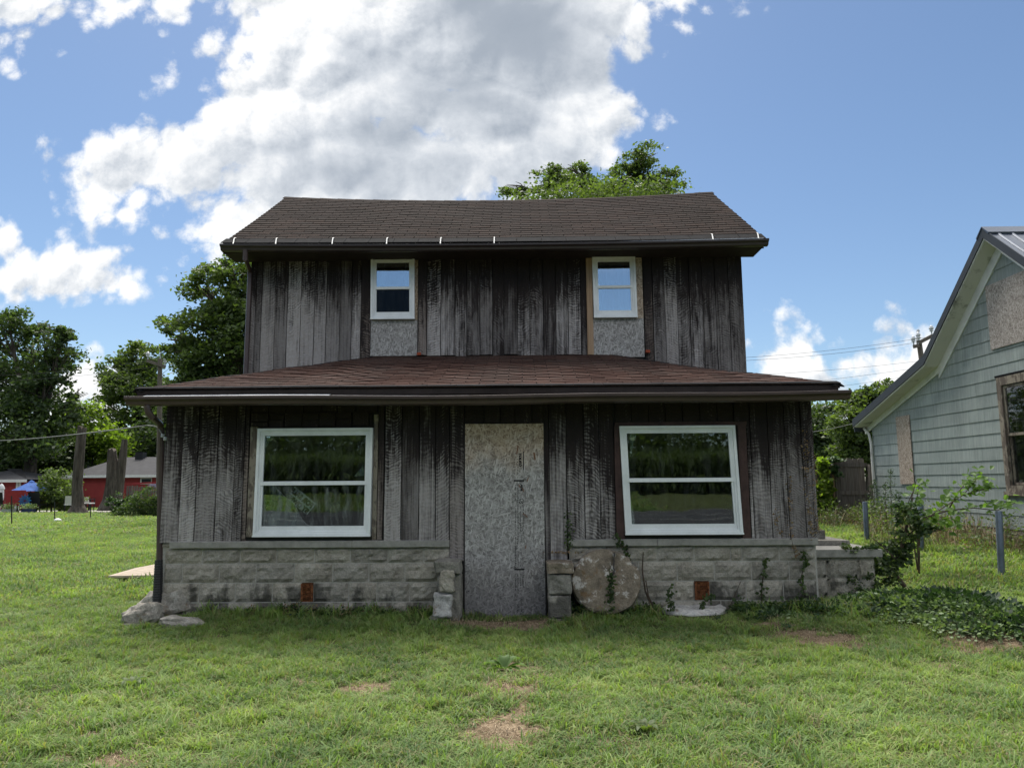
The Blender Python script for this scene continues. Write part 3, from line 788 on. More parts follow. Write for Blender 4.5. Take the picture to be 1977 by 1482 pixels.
# -- upper boards, cut to the line of the porch roof
def porch_z(x):                                    # top of the porch roof where it meets the upper wall
    zt = P(720, 690, YU).z; zt2 = P(1180, 687, YU).z
    if x < -2.1: return zt-(-2.1-x)*.36
    if x > 1.24: return zt2-(x-1.24)*.36
    return zt+(zt2-zt)*(x+2.1)/3.34
def urow(pxs, greys=None, pym=600, z0=None, warm=0, y=YU):
    for i, (a, b) in enumerate(zip(pxs[:-1], pxs[1:])):
        xa, xb = X(a, pym, y), X(b, pym, y); zz_ = porch_z((xa+xb)/2)-.10 if not (-2.1 < xa and xb < 1.24) else porch_z((xa+xb)/2)+random.uniform(.012, .035)
        board(xa, xb, zz_ if z0 is None else z0, ZUE+.02, y, greys[i] if greys else random.uniform(.3, .6), random.choice((.15, .3, .7, .85)), warm if not isinstance(warm, list) else warm[i])
urow([484.5, 493, 505, 532, 555, 581, 607, 630, 657, 679, 697], [.5, .55, .85, .66, .9, .84, .78, .68, .92, .62])
urow([697, 716], [.06], warm=.6, y=YU-.02)
urow([807, 824.5], [.10], warm=.6, y=YU-.02)
urow([824.5, 851, 879, 901, 927, 951, 973, 999, 1023, 1049, 1073, 1097, 1121, 1132.5], [.56, .60, .38, .30, .50, .14, .44, .22, .10, .06, .30, .36, .1])
urow([1244, 1260.5], [.08], warm=.6, y=YU-.02)
urow([1260.5, 1284, 1308, 1332, 1357, 1382, 1408, 1434.5], [.28, .66, .34, .18, .28, .18, .30])

# -- upper windows and their OSB surrounds
def osb(x0, x1, z0, z1, y, tan=0.0, damp=0.0, H=None, parent=house, t=.012, rough_edge=0.0, label=None, ht=None):
    o_ = MB().box((x0, y, z0), (x1, y+t, z1)).build('osb_panel', M_OSB, parent, color=(tan, (H or 9)/3.0, damp, 1), label=label)
    return o_
def window(x0, x1, z0, z1, y, fw=.05, sash=.04, glass=(M_GLASS, M_GLASS), mid=.5, depth=.05, skew=0.0, curtain=False, label=None):
    """double-hung vinyl window: frame > sashes and panes.  skew leans the sides a little."""
    def ring(mb, a0, a1, c0, c1, w, ya, yb, wb=None):
        wb = wb or w
        for (p, q) in (((a0, c0), (a0+w, c1)), ((a1-w, c0), (a1, c1)), ((a0+w, c1-w), (a1-w, c1)), ((a0+w, c0), (a1-w, c0+wb))):
            mb.box((p[0], ya, p[1]), (q[0], yb, q[1]))
        return mb
    mb = MB(); ring(mb, x0, x1, z0, z1, fw*.55, y-depth, y+.05)
    ring(mb, x0+fw*.55, x1-fw*.55, z0+fw*.55, z1-fw*.55, fw*.45, y-depth*.62, y+.05)
    mb.box((x0-.004, y-depth-.008, z0-.006), (x1+.004, y-depth*.5, z0+.010))
    sk = lambda v: Vector((v.x+skew*(v.z-z0), v.y, v.z))
    mb.v = [sk(v) for v in mb.v]
    org = ((x0+x1)/2, y, z0)
    fr_ = mb.build('window', M_VINYL, house, org=org, label=label)
    zi0, zi1 = z0+fw, z1-fw; zm = zi0+(zi1-zi0)*mid; xi0, xi1 = x0+fw, x1-fw
    for (c0, c1, yy, g_, wb) in ((zm-sash*.5, zi1, y-depth*.30, glass[0], sash*.9), (zi0, zm+sash*.5, y-depth*.02, glass[1], sash*1.25)):
        top = c1 == zi1
        ys0 = yy-.012 if top else yy-.012
        mb = MB(); ring(mb, xi0-.002, xi1+.002, c0, c1, sash*.62, ys0, ys0+.03, wb); mb.v = [sk(v) for v in mb.v]
        mb.build('sash', M_VINYL, fr_)
        mb = MB(); yg = ys0+.014
        mb.box((xi0+sash*.5, yg, c0+sash*.5), (xi1-sash*.5, yg+.004, c1-sash*.5)); mb.v = [sk(v) for v in mb.v]
        mb.build('pane', g_, fr_)
    if curtain:
        for (a, b) in curtain:
            V_ = []; n = 26
            for i in range(n+1):
                u = i/n; x = x0+fw+(x1-x0-2*fw)*(a+(b-a)*u)
                for z in (zi0, zi1): V_.append((x, y+.10+.018*math.sin(u*n*.9)+.01*math.sin(z*9+u*5), z))
            mb = MB(); mb.quadmesh(V_, [(2*i, 2*i+2, 2*i+3, 2*i+1) for i in range(n)]); mb.build('curtain', M_CURTAIN, fr_)
    return fr_
w = UW[0]
window(w['x0'], w['x1'], w['z0'], w['z1'], YU-.02, .055, .04, (M_GLASS_UP, M_GLASS_SCR), .50, .045, -.012, curtain=[(0, .22), (.78, 1)], label='left upper window with a black lower screen')
pl0, pl1 = X(716, 640, YU), X(806, 640, YU)
osb(pl0, pl1, porch_z(-1.8)+.02, w['z0']-.008, YU-.012, .0, 0, label='grey strand board below the left upper window')
osb(pl0, w['x0']+.02, w['z0']-.006, w['z1']+.005, YU-.011, .35); osb(w['x1']-.02, pl1, w['z0']-.006, w['z1']+.005, YU-.011, .9)
MB().box((pl0, YU-.010, w['z1']+.007), (pl1, YU+.01, ZUE+.03)).build('header_board', M_OSB, house, color=(1, 1, 0, 1))
w = UW[1]
window(w['x0'], w['x1'], w['z0'], w['z1'], YU-.02, .055, .04, (M_GLASS_UP, M_GLASS_UP), .50, .045, -.012, curtain=[(.1, .35), (.3, .95)], label='right upper window with a curtain')
pr0, pr1 = X(1145, 640, YU), X(1243, 640, YU)
osb(pr0, pr1, porch_z(.9)-.02, w['z0']-.008, YU-.012, .0, 0, label='grey strand board below the right upper window')
osb(w['x1']-.02, pr1, w['z0']-.006, w['z1']+.03, YU-.011, .75)
MB().box((X(1133, 600, YU), YU-.02, porch_z(.6)+.02), (X(1145, 600, YU)-.003, YU+.02, ZUE+.0)).build('trim_board', M_NEWWOOD, house)
MB().box((X(1145, 600, YU), YU-.010, w['z1']+.032), (pr1, YU+.01, ZUE+.03)).build('header_board', M_OSB, house, color=(1, 1, 0, 1))
for (px, py) in ((809, 684), (1250, 679)):
    p = P(px, py, YU-.05); MB().box((p.x-.025, YU-.09, p.z-.016), (p.x+.03, YU-.03, p.z+.022)).build('spacer_block', M_ORANGE, house)

# -- lower windows
wl = window(WL['x0'], WL['x1'], WL['z0'], WL['z1'], YF-.01, .052, .042, (M_GLASS, M_GLASS_DUSTY), .485, .045, .008, label='left lower window with a cracked lower pane')
wr = window(WR['x0'], WR['x1'], WR['z0'], WR['z1'], YF-.01, .052, .042, (M_GLASS, M_GLASS), .495, .045, -.032, label='right lower window')
def film(poly_px, y, parent, m_, name, th=.001):
    pts = [P(a, b, y) for a, b in poly_px]
    return MB().prism(pts, (0, th, 0)).build(name, m_, parent)
# condensation left between the panes, as crusty edges
def wob(pts, amp, n=6):
    out = []
    for (a, b), (c, d) in zip(pts, pts[1:]+pts[:1]):
        for i in range(n):
            t = i/n; out.append((a+(c-a)*t+random.uniform(-amp, amp), b+(d-b)*t+random.uniform(-amp, amp)))
    return out
film([(510, 838), (703, 834), (703, 840)]+[(700-i*11, 839+random.uniform(-1.6, 2)) for i in range(14)]+[(530, 842), (522, 852), (514, 862), (510, 868)], YF-.0005, wl, M_FILM, 'condensation')
film([(703, 890), (703, 918), (682, 919)]+[(686+i*3, 916-i*3.6) for i in range(5)], YF-.0005, wl, M_FILM, 'condensation')
film([(1216, 832), (1245, 833), (1232, 838), (1224, 850), (1221, 866), (1218, 880), (1217, 882)], YF-.0005, wr, M_FILM, 'condensation')
film([(1218, 966), (1221, 978), (1225, 1000), (1226, 1011), (1218, 1012)], YF+.0135, wr, M_FILM, 'condensation')
# broken shard of the outer lower pane
shard = [(510, 935), (531, 934), (534, 943), (543, 951), (549, 958), (563, 965), (568, 972), (574, 984), (584, 1003), (592, 1012), (604, 1016), (585, 1017), (509, 1020)]
film(shard, YF-.006, wl, M_SHARD, 'glass_shard', .003)
mb = MB()
cr = [P(a, b, YF-.0065) for a, b in shard[1:11]]
mb.tube(cr, .0016, 4); mb.build('crack_edge', M_FLASH, wl)
cr = [P(a, b, YF-.0065) for a, b in ((535, 968), (541, 962), (547, 957))]
MB().tube(cr, .001, 4).build('crack_edge', M_FLASH, wl)

# -- text helper
def text_mesh(body, size, bold=False, shear=0.0, sx=1.0, extrude=0.0):
    cu = bpy.data.curves.new('t', 'FONT'); cu.body = body; cu.size = size; cu.shear = shear; cu.align_x = 'LEFT'; cu.resolution_u = 2
    cu.offset = .006*size/.08 if bold else 0.0; cu.extrude = extrude
    ob = bpy.data.objects.new('t', cu); col.objects.link(ob); bpy.context.view_layer.update()
    me_ = bpy.data.meshes.new_from_object(ob.evaluated_get(bpy.context.evaluated_depsgraph_get()))
    bpy.data.objects.remove(ob); 
    co = np.empty(len(me_.vertices)*3); me_.vertices.foreach_get('co', co); co = co.reshape(-1, 3); co[:, 0] *= sx
    fs = [tuple(p.vertices) for p in me_.polygons]; bpy.data.meshes.remove(me_)
    return co, fs
def put_text(mb, body, size, org, ux, uz, **kw):
    co, fs = text_mesh(body, size, **kw); org, ux, uz = Vector(org), Vector(ux), Vector(uz)
    mb.quadmesh([org+ux*float(c[0])+uz*float(c[1]) for c in co], fs)

# mirrored sale sign leaning inside the broken window
sg = thing('sale_sign', 'black and white sale sign leaning inside the broken left window, its lettering seen from behind', 'sign', P(578, 1010, YF+.10))
c0 = P(581, 966, YF+.10); ang = R(-38)
ux = Vector((math.cos(ang), 0, math.sin(ang))); uz = Vector((math.sin(-ang)*1.0, 0, math.cos(ang)))
hw, hh = .152, .078
pts = [c0-ux*hw-uz*hh, c0+ux*hw-uz*hh, c0+ux*hw+uz*hh, c0-ux*hw+uz*hh]
MB().prism(pts, (0, .003, 0)).build('card', M_SIGNW, sg)
mb = MB()
mx = -ux
put_text(mb, 'FOR SALE', .075, c0+ux*(hw-.012)+uz*.005-Vector((0, .002, 0)), mx, uz, bold=True, sx=.92)
put_text(mb, 'BY OWNER', .07, c0+ux*(hw-.012)-uz*.068-Vector((0, .002, 0)), mx, uz, bold=True, sx=.92)
mb.build('lettering', M_SIGNB, sg, fix=False)

# -- boarded door
DT = YF-.02
door = osb(DX0, DX1, Z(1191, 975, DT)+.0, DZ1, DT, 0, 1, H=DZ1-Z(1191, 975, DT), t=.016, label='tall grey strand board sheet over the doorway')
MB().box((DX0-.02, DT+.02, 0.0), (DX1+.02, DT+.06, DZ1-.01)).build('door_frame', M_INT, house)
zf = DT-.0012
mb = MB()
dn, rt = Vector((0, 0, -1)), Vector((1, 0, 0))
def dp(px, py): q = P(px, py, DT); return Vector((q.x, zf, q.z))
put_text(mb, 'TOLKO', .036, dp(1002, 873), dn, rt, bold=True, shear=.25, sx=1.22)
put_text(mb, 'APA', .034, dp(1005, 934), dn, rt, bold=True, shear=.2, sx=1.15)
def dbar(px0, py0, px1, py1):
    a, b = dp(px0, py0), dp(px1, py1); mb.quadmesh([(a.x, zf, a.z), (b.x, zf, a.z), (b.x, zf, b.z), (a.x, zf, b.z)], [(0, 1, 2, 3)])
dbar(1009.5, 871, 1011.5, 907); dbar(992, 926, 1012, 929); dbar(993, 1097, 1012.5, 1100)
for k in range(16):
    a = k*2*math.pi/16
    if k % 8 == 7: continue
    c_ = dp(1006.5, 967); r0, r1 = .0215, .028; a2 = a+2*math.pi/16
    mb.quadmesh([c_+Vector((math.cos(t)*r_, 0, math.sin(t)*r_)) for t, r_ in ((a, r0), (a2, r0), (a2, r1), (a, r1))], [(0, 1, 2, 3)])
mb.bar(dp(1003.5, 964), dp(1009, 971), .006, .001, up=(0, 1, 0)); mb.bar(dp(1004, 971), dp(1009, 966), .004, .001, up=(0, 1, 0))
# worn, unreadable small stamp lines: ticks only
def ticks(px, py0, py1, w, fill=.8, fade=0.0):
    y = py0
    while y < py1:
        l_ = random.uniform(.8, 2.4)
        if random.random() < fill:
            a = random.uniform(0, w*.4); b = w-random.uniform(0, w*.4)
            dbar(px+a, y, px+b, y+l_*.55)
            if random.random() < .5: dbar(px+a, y, px+a+.7, y+l_)
        y += l_+random.uniform(.2, .7)
ticks(998, 880, 925, 2.6, .6); ticks(993, 883, 915, 2.2, .45)
ticks(994, 936, 966, 3, .85); ticks(998.5, 932, 1050, 3.2, .85); ticks(994, 976, 1062, 3.0, .85); ticks(1003.5, 978, 1030, 3.2, .9); ticks(1008.5, 978, 1030, 3.6, .95)
ticks(1006, 1032, 1047, 3, .8); ticks(997, 1048, 1058, 3, .6)
ticks(994, 1060, 1095, 3.2, .95); ticks(999, 1062, 1094, 2.6, .9); ticks(1004, 1060, 1093, 2.2, .7); ticks(1010, 1064, 1094, 2.4, .8)
dbar(1007.5, 1059, 1008.2, 1094)
for q in (993.5, 998, 1003, 1008): ticks(q, 1108, 1136 if q < 1008 else 1134, 3.6, .97)
ticks(993.5, 1136, 1150, 3.4, .7); ticks(999, 1136, 1149, 3.4, .7); ticks(1005, 1155, 1180, 3.4, .8); ticks(997, 1161, 1176, 6, .7)
mb.build('stamp_print', M_INK, door, fix=False)
mb = MB()
for (px, py, l_, w_, a) in ((999, 868, .10, .017, -8), (1032, 880, .085, .024, 12), (1014, 972+22, .07, .012, 55), (1010, 945, .05, .012, 20), (1019, 925, .055, .013, -15), (1015, 1055, .04, .013, -8), (1003, 938, .04, .012, 20)):
    c_ = dp(px, py)-Vector((0, .0004, 0)); a = R(a); d = Vector((math.sin(a), 0, -math.cos(a)))*l_/2; s_ = Vector((math.cos(a), 0, math.sin(a)))*w_/2
    mb.quadmesh([c_-d-s_*.6, c_-d*.8+s_, c_+d+s_*.5, c_+d*.9-s_], [(0, 1, 2, 3)])
for i_, (px_, py_) in enumerate(((903, 830), (1045, 828), (903, 930), (1046, 935), (904, 1040), (1047, 1050), (905, 1140), (1048, 1150), (975, 824))):
    c_ = dp(px_, py_); MB().tube([c_, c_+Vector((0, -.002, 0))], .006, 8).build('screw', M_INK, door)
mb.build('bare_flake', M_BROWNFLAKE, door, fix=False)

# -- side walls (boards too), gables
def side_boards(x, y0, y1, z0, zt, out):
    y = y0
    while y < y1-.02:
        w_ = min(random.uniform(.17, .26), y1-y)
        z1 = zt(y+w_/2)
        MB().box((min(x, x+out*.022), y+.002, z0), (max(x, x+out*.022), y+w_-.002, z1)).build('board', M_BOARD, house, color=(random.uniform(.4, .7), .7, 0, 1))
        y += w_
gab = lambda y: min(ZUE+.05, 9) + .66*max(0, min(y-YU+.2, YB-y+.2))*.97
side_boards(XL+.005, YF+.03, YU-.01, ZTOP, lambda y: 2.30, -1)
side_boards(XR-.005, YF+.03, YU-.01, ZTOP, lambda y: 2.30, 1)
side_boards(XL+.005, YU+.0, YB, ZTOP, gab, -1)
side_boards(XR+.03, YU+.0, YB, ZTOP, gab, 1)
for x in (XL+.02, XR-.14):
    MB().box((x, YF+.15, -.05), (x+.12, YB, ZTOP-.03)).build('side_foundation', M_BLOCK, house)
MB().box((XL+.06, YB-.02, ZTOP), (XR-.06, YB+.02, 4.7)).build('rear_wall', M_BOARD, house, color=(.5, .5, 0, 1))

# ------------------------------------------------------------------ roofs
def tabs(surf, rows, tabw, xlim, mat_, th, depth_dir, name, collect, expo):
    """surf(x, s): point on roof plane at distance s up the slope; each tab is a thin wedge"""
    for r_ in range(rows):
        s0 = r_*expo; x = xlim(s0+expo*.5)[0]-random.uniform(0, tabw)*.0; off = (r_ % 2)*tabw/2
        xl, xr = xlim(s0+expo*.3)
        k0 = math.floor((xl-off)/tabw)
        xx = k0*tabw+off
        while xx < xr:
            a, b = max(xx, xl)+.005, min(xx+tabw, xr)-.005
            if b-a > .03:
                collect.append((a, b, s0, s0+expo*1.12, random.uniform(0, .0035)))
            xx += tabw
EY = YF-.42                                        # porch eave line
ez = lambda x: P(CX+FPX*x/8.0, 752, EY).z if False else 2.395+.0055*math.sin(x*1.3)
xe0, xe1 = P(262, 757, EY).x, P(1622, 750, EY).x
ZPT = P(950, 687.5, YU).z
run = YU-EY; slope = math.hypot(run, ZPT-2.395)
hxl, hxr = P(720, 690, YU).x, P(1182, 687, YU).x
def porch(x, s):
    t = s/slope
    z = 2.395+(ZPT-2.395)*t
    z += -.022*math.exp(-((x+1.5)/.45)**2-((t-.45)/.3)**2)+.030*math.exp(-((x+2.15)/.35)**2-((t-.4)/.3)**2)
    z += .012*math.sin(x*1.7+1)*t*(1-t)*4*.6+.006*math.sin(x*9+t*6)*t*(1-t)*4-.02*math.exp(-((x-1.9)/.8)**2)*4*t*(1-t)
    return Vector((x, EY+run*t, z))
def plim(s):
    t = min(1, s/slope); return xe0+(hxl-xe0)*t, xe1+(hxr-xe1)*t
EXPO = .127
tab_p = []; tabs(porch, int(slope/EXPO)+1, .305, plim, None, 0, 0, '', tab_p, EXPO)
UY = YU-.45; RY = 12.43
uze = lambda x: P(950, 470, UY).z
x_el, x_er = P(427, 470, UY).x, P(1478, 462, UY).x
zr_l, zr_m, zr_r = P(548, 381, RY).z, P(1000, 387, RY).z, P(1384, 371, RY).z
z_eL, z_eM, z_eR = P(440, 470, UY).z, P(950, 468, UY).z, P(1475, 461, UY).z
def quad3(x, xa, xb, xc, a, b, c):
    return a*(x-xb)*(x-xc)/((xa-xb)*(xa-xc))+b*(x-xa)*(x-xc)/((xb-xa)*(xb-xc))+c*(x-xa)*(x-xb)/((xc-xa)*(xc-xb))
rr = RY-UY; rise = zr_m-z_eM; uslope = math.hypot(rr, rise)
def upper(x, s):
    t = s/uslope
    zb = quad3(x, x_el, 0, x_er, z_eL, z_eM, z_eR); zt = quad3(x, x_el, 0, x_er, zr_l, zr_m, zr_r)
    z = zb+(zt-zb)*t+.010*math.sin(x*2.3+t*3)*t*(1-t)*4-.012*math.exp(-((x+1.9)/.4)**2)*math.sin(math.pi*t)
    return Vector((x, UY+rr*t, z))
ulim = lambda s: (x_el+.02, x_er-.01)
tab_u = []; tabs(upper, int(uslope/EXPO), .305, ulim, None, 0, 0, '', tab_u, EXPO)
def wedge(surf, a, b, s0, s1, pr_, smax):
    s1 = min(s1, smax); o_ = .011+pr_
    p = [surf(a, s0), surf(b, s0), surf(b, s1), surf(a, s1)]
    n_ = (p[1]-p[0]).cross(p[3]-p[0]).normalized()
    return [p[0]+n_*.001, p[1]+n_*.001, p[2]+n_*.001, p[3]+n_*.001, p[0]+n_*o_, p[1]+n_*o_, p[2]+n_*.003, p[3]+n_*.003]
allt = [(porch, t, 'p', slope) for t in tab_p]+[(upper, t, 'u', uslope) for t in tab_u]
def area(e):
    s_, (a, b, s0, s1, q), _, sm = e
    P0, P1, P2 = proj(s_(a, s0)), proj(s_(b, s0)), proj(s_(a, min(s1, sm)))
    return abs(P1[0]-P0[0])*abs(P2[1]-P0[1])
allt.sort(key=area, reverse=True)
rest = {'p': MB(), 'u': MB()}
roof_p = None
def deck(surf, lim, sm, name, m_, nx=60, ns=10, th=.03, dz=-.004):
    mb = MB(); ix = {}
    for j in range(ns+1):
        s_ = sm*j/ns; a, b = lim(s_)
        for i in range(nx+1):
            p = surf(a+(b-a)*i/nx, s_)+Vector((0, 0, dz)); ix[i, j, 0] = len(mb.v); mb.v.append(p); ix[i, j, 1] = len(mb.v); mb.v.append(p-Vector((0, 0, th)))
    for j in range(ns):
        for i in range(nx):
            mb.f.append((ix[i, j, 0], ix[i+1, j, 0], ix[i+1, j+1, 0], ix[i, j+1, 0])); mb.f.append((ix[i, j+1, 1], ix[i+1, j+1, 1], ix[i+1, j, 1], ix[i, j, 1]))
    for i in range(nx):
        mb.f.append((ix[i, 0, 1], ix[i+1, 0, 1], ix[i+1, 0, 0], ix[i, 0, 0])); mb.f.append((ix[i, ns, 0], ix[i+1, ns, 0], ix[i+1, ns, 1], ix[i, ns, 1]))
    for j in range(ns):
        mb.f.append((ix[0, j, 0], ix[0, j+1, 0], ix[0, j+1, 1], ix[0, j, 1])); mb.f.append((ix[nx, j, 1], ix[nx, j+1, 1], ix[nx, j+1, 0], ix[nx, j, 0]))
    return mb.build(name, m_, house)
roof_p = deck(porch, plim, slope, 'porch_roof', M_FELT)
roof_u = deck(upper, ulim, uslope, 'main_roof', M_FELT)
for i, e in enumerate(allt):
    s_, (a, b, s0, s1, q), k, sm = e
    w8 = wedge(s_, a, b, s0, s1, q, sm)
    if i < 300:
        MB().hexa(w8).build('shingle', M_SH_RED if k == 'p' else M_SH_BRN, roof_p if k == 'p' else roof_u)
    else: rest[k].hexa(w8)
for k, rf, m_ in (('p', roof_p, M_SH_RED), ('u', roof_u, M_SH_BRN)):
    if rest[k].v: tag(rest[k].build('shingle_courses', m_, rf), kind='stuff')
# hip caps on the porch roof, ridge caps on the main roof, dark starter courses
def cap_line(fa, n, rf, m_, w_=.12, name='ridge_cap', drop=.30):
    for i in range(n):
        a, b = fa(i/n), fa((i+1.08)/n)
        d = (b-a).normalized(); sd = d.cross(Vector((0, 0, 1))).normalized()*w_; dn_ = Vector((0, 0, -w_*drop))
        MB().prism([a+Vector((0, 0, .014)), a+sd+dn_+Vector((0, 0, .012)), a+sd+dn_, a+Vector((0, 0, .006)), a-sd+dn_, a-sd+dn_+Vector((0, 0, .012))], b-a+Vector((0, 0, -.006))).build(name, m_, rf)
cap_line(lambda t: porch(xe0+(hxl-xe0)*min(t, 1), slope*min(t, 1)), 16, roof_p, M_FELT, .085, 'hip_cap')
cap_line(lambda t: porch(xe1+(hxr-xe1)*min(t, 1), slope*min(t, 1)), 16, roof_p, M_FELT, .085, 'hip_cap')
cap_line(lambda t: upper(x_el+(x_er-x_el)*min(t, 1), uslope), 24, roof_u, M_SH_BRN, .11, 'ridge_cap', .62)
def starter(surf, x0, x1, n, sA, sB, rf, m_, name='starter_shingle'):
    for i in range(n):
        a, b = x0+(x1-x0)*i/n+.003, x0+(x1-x0)*(i+1)/n-.003
        p = [surf(a, sA), surf(b, sA), surf(b, sB), surf(a, sB)]; up_ = Vector((0, -.006, .012))
        MB().hexa([q+up_ for q in p]+[q+up_+Vector((0, 0, .006+.004*random.random())) for q in p]).build(name, m_, rf)
starter(porch, xe0, xe1, 24, -.03, .075, roof_p, M_FELT)
starter(upper, x_el, x_er, 22, -.03, .19, roof_u, M_FELT)
# back slope of the main roof and side slopes of the porch roof
mb = MB(); zb_ = z_eM+.02; nr = 24
for i in range(nr+1):
    x = x_el+(x_er-x_el)*i/nr; zt__ = upper(x, uslope).z-.006
    mb.v += [Vector((x, RY, zt__)), Vector((x, YB+.4, zb_)), Vector((x, YB+.4, zb_-.04)), Vector((x, RY, zt__-.04))]
for i in range(nr):
    for j in range(4): mb.f.append((i*4+j, i*4+(j+1) % 4, i*4+4+(j+1) % 4, i*4+4+j))
mb.f += [(0, 1, 2, 3), (nr*4+3, nr*4+2, nr*4+1, nr*4)]
mb.build('rear_roof_slope', M_SH_BRN, house)
for (xe, hx) in ((xe0, hxl), (xe1, hxr)):
    MB().prism([(xe, EY, 2.385), (hx, YU+.02, ZPT-.01), (xe, YU+.02, 2.385)], (0, 0, -.03)).build('porch_roof_side', M_SH_RED, house)
MB().box((xe0+.02, EY+.02, 2.315), (xe1-.02, YU+.02, 2.345)).build('soffit', M_SOFFIT, house)
MB().box((x_el+.03, UY+.02, ZUE+.0), (x_er-.03, YU+.02, ZUE+.03)).box((x_el+.03, YB-.05, ZUE), (x_er-.03, YB+.36, ZUE+.03)).build('upper_soffit', M_SOFFIT, house)
MB().box((xe0+.02, EY-.005, 2.325), (xe1-.02, EY+.02, 2.385)).build('fascia', M_SOFFIT, house)
MB().box((x_el+.02, UY, ZUE+.005), (x_er-.02, UY+.022, z_eM-.025)).build('upper_fascia', M_SOFFIT, house)
# rake boards up the gables
for x in (x_el+.02, x_er-.05):
    xx = x
    MB().hexa([(xx, UY+.03, z_eM-.12), (xx+.03, UY+.03, z_eM-.12), (xx+.03, RY, zr_m-.14), (xx, RY, zr_m-.14), (xx, UY+.03, z_eM-.03), (xx+.03, UY+.03, z_eM-.03), (xx+.03, RY, zr_m-.04), (xx, RY, zr_m-.04)]).build('rake_board', M_SOFFIT, house)
# gutters: K profile swept along X, following the measured line
def gutter(x0, x1, zf_, y_, h, d, m_, name, n=40):
    prof = [(0, 0), (-.35*d, 0), (-.62*d, .12*h), (-.70*d, .45*h), (-.98*d, .68*h), (-d, .97*h), (-.93*d, h), (-.90*d, .93*h), (-.62*d, .55*h), (-.30*d, .10*h), (-.04*d, .08*h), (-.03*d, h), (0, h)]
    mb = MB(); k = len(prof)
    for i in range(n+1):
        x = x0+(x1-x0)*i/n
        for (dy, dz) in prof: mb.v.append(Vector((x, y_+dy, zf_(x)+dz)))
    for i in range(n):
        for j in range(k):
            j2 = (j+1) % k; mb.f.append((i*k+j, i*k+j2, (i+1)*k+j2, (i+1)*k+j))
    mb.f.append(tuple(range(k))); mb.f.append(tuple(n*k+j for j in reversed(range(k))))
    return mb.build(name, m_, house)
GYF = EY-.012; gy_face = GYF-.11
gx0, gx1 = P(240, 767, gy_face).x, P(1644, 760, gy_face).x
zg = lambda x: quad3(x, gx0, -.2, gx1, P(300, 780.5, gy_face).z, P(950, 779, gy_face).z, P(1620, 770, gy_face).z)+.006*math.sin(x*1.9)
gutter(gx0, gx1, zg, GYF, .092, .125, M_GUTTER, 'gutter')
UGY = UY-.012; uface = UGY-.10
ux0, ux1 = P(424, 475, uface).x, P(1485, 465, uface).x
zug = lambda x: quad3(x, ux0, 0, ux1, P(440, 482, uface).z, P(950, 481.5, uface).z, P(1470, 472, uface).z)
gutter(ux0, ux1, zug, UGY, .088, .11, M_GUTTER2, 'upper_gutter')
# aluminium apron between shingles and gutter
def apron(xa, xb, y0, z0, y1, z1, n=30):
    mb = MB(); q = [(y0, z0), (y1, z1), (y1, z1-.003), (y0, z0-.003)]
    for i in range(n+1):
        x = xa+(xb-xa)*i/n; w_ = .004*mnoise.noise((x*2, 1, 1)); dz_ = zg(x)-zg(0)
        for (y, z) in q: mb.v.append(Vector((x, y+w_, z+dz_+w_)))
    for i in range(n):
        for j in range(4): mb.f.append((i*4+j, i*4+(j+1) % 4, i*4+4+(j+1) % 4, i*4+4+j))
    mb.f += [(0, 1, 2, 3), (n*4+3, n*4+2, n*4+1, n*4)]
    return mb.build('flashing', M_FLASH, house)
zt0 = zg(0)+.092
apron(P(285, 760, EY).x, P(640, 760, EY).x, GYF-.112, zt0-.004, GYF-.012, zt0+.024)
apron(P(643, 760, EY).x, P(905, 760, EY).x, GYF-.112, zt0-.008, GYF-.012, zt0+.014)
apron(P(1075, 760, EY).x, P(1600, 752, EY).x, GYF-.112, zt0-.008, GYF-.012, zt0+.012)
mb = MB()
for (a, b) in ((1080, 1475),):
    pa, pb = P(a, 467, uface), P(b, 462, uface); mb.hexa([(pa.x, uface+.002, zug(pa.x)+.078), (pb.x, uface+.002, zug(pb.x)+.084), (pb.x, uface+.05, zug(pb.x)+.090), (pa.x, uface+.05, zug(pa.x)+.084), (pa.x, uface+.002, zug(pa.x)+.082), (pb.x, uface+.002, zug(pb.x)+.096), (pb.x, uface+.05, zug(pb.x)+.104), (pa.x, uface+.05, zug(pa.x)+.088)])
mb.build('upper_flashing', M_FLASH, house)
for (px, dxp) in ((450, 7), (532, 5), (641, 5), (746, 4), (850, 3), (954, 1), (1377, -5), (1465, -5)):
    a = P(px, 469, uface); a = Vector((a.x, uface, zug(a.x)+.088)); b = upper(P(px+dxp, 457, UY+.2).x, .20)+Vector((0, 0, .03))
    mid_ = Vector((a.x+(b.x-a.x)*.3, UY-.02, max(a.z, b.z-.10)+.03))
    MB().bar(a, mid_, .014, .004).bar(mid_, b, .014, .004).build('gutter_strap', M_STRAP, house)
# downspouts
mb = MB(); r_ = .034
a = P(478, 490, UY-.05); b = P(471, 500, UY-.05)
dx_ = P(480, 600, YU-.06).x
mb.tube([(P(471, 482, uface).x, UGY-.05, zug(-4)+.01), (P(471, 495, uface).x, UGY-.05, P(471, 498, uface).z), (dx_, YU-.08, P(480, 525, YU).z), (dx_, YU-.07, P(480, 540, YU).z), (dx_, YU-.07, porch_z(-3.9)-.08)], [r_]*5, 8)
mb.build('upper_downspout', M_GUTTER, house, smooth='auto')
mb = MB(); x1_ = P(293, 800, EY).x
dxl = P(309.5, 900, YF+.05).x
mb.tube([(P(290, 782, EY).x, GYF-.055, zg(-3.9)+.005), (x1_-.01, GYF-.05, P(292, 795, EY).z), (x1_+.02, GYF-.03, P(300, 805, EY).z), (dxl+.0, YF-.01, P(312, 818, YF).z), (dxl, YF+.03, P(312, 832, YF).z), (P(306, 1090, YF).x, YF+.02, P(306, 1090, YF).z)], .034, 8)
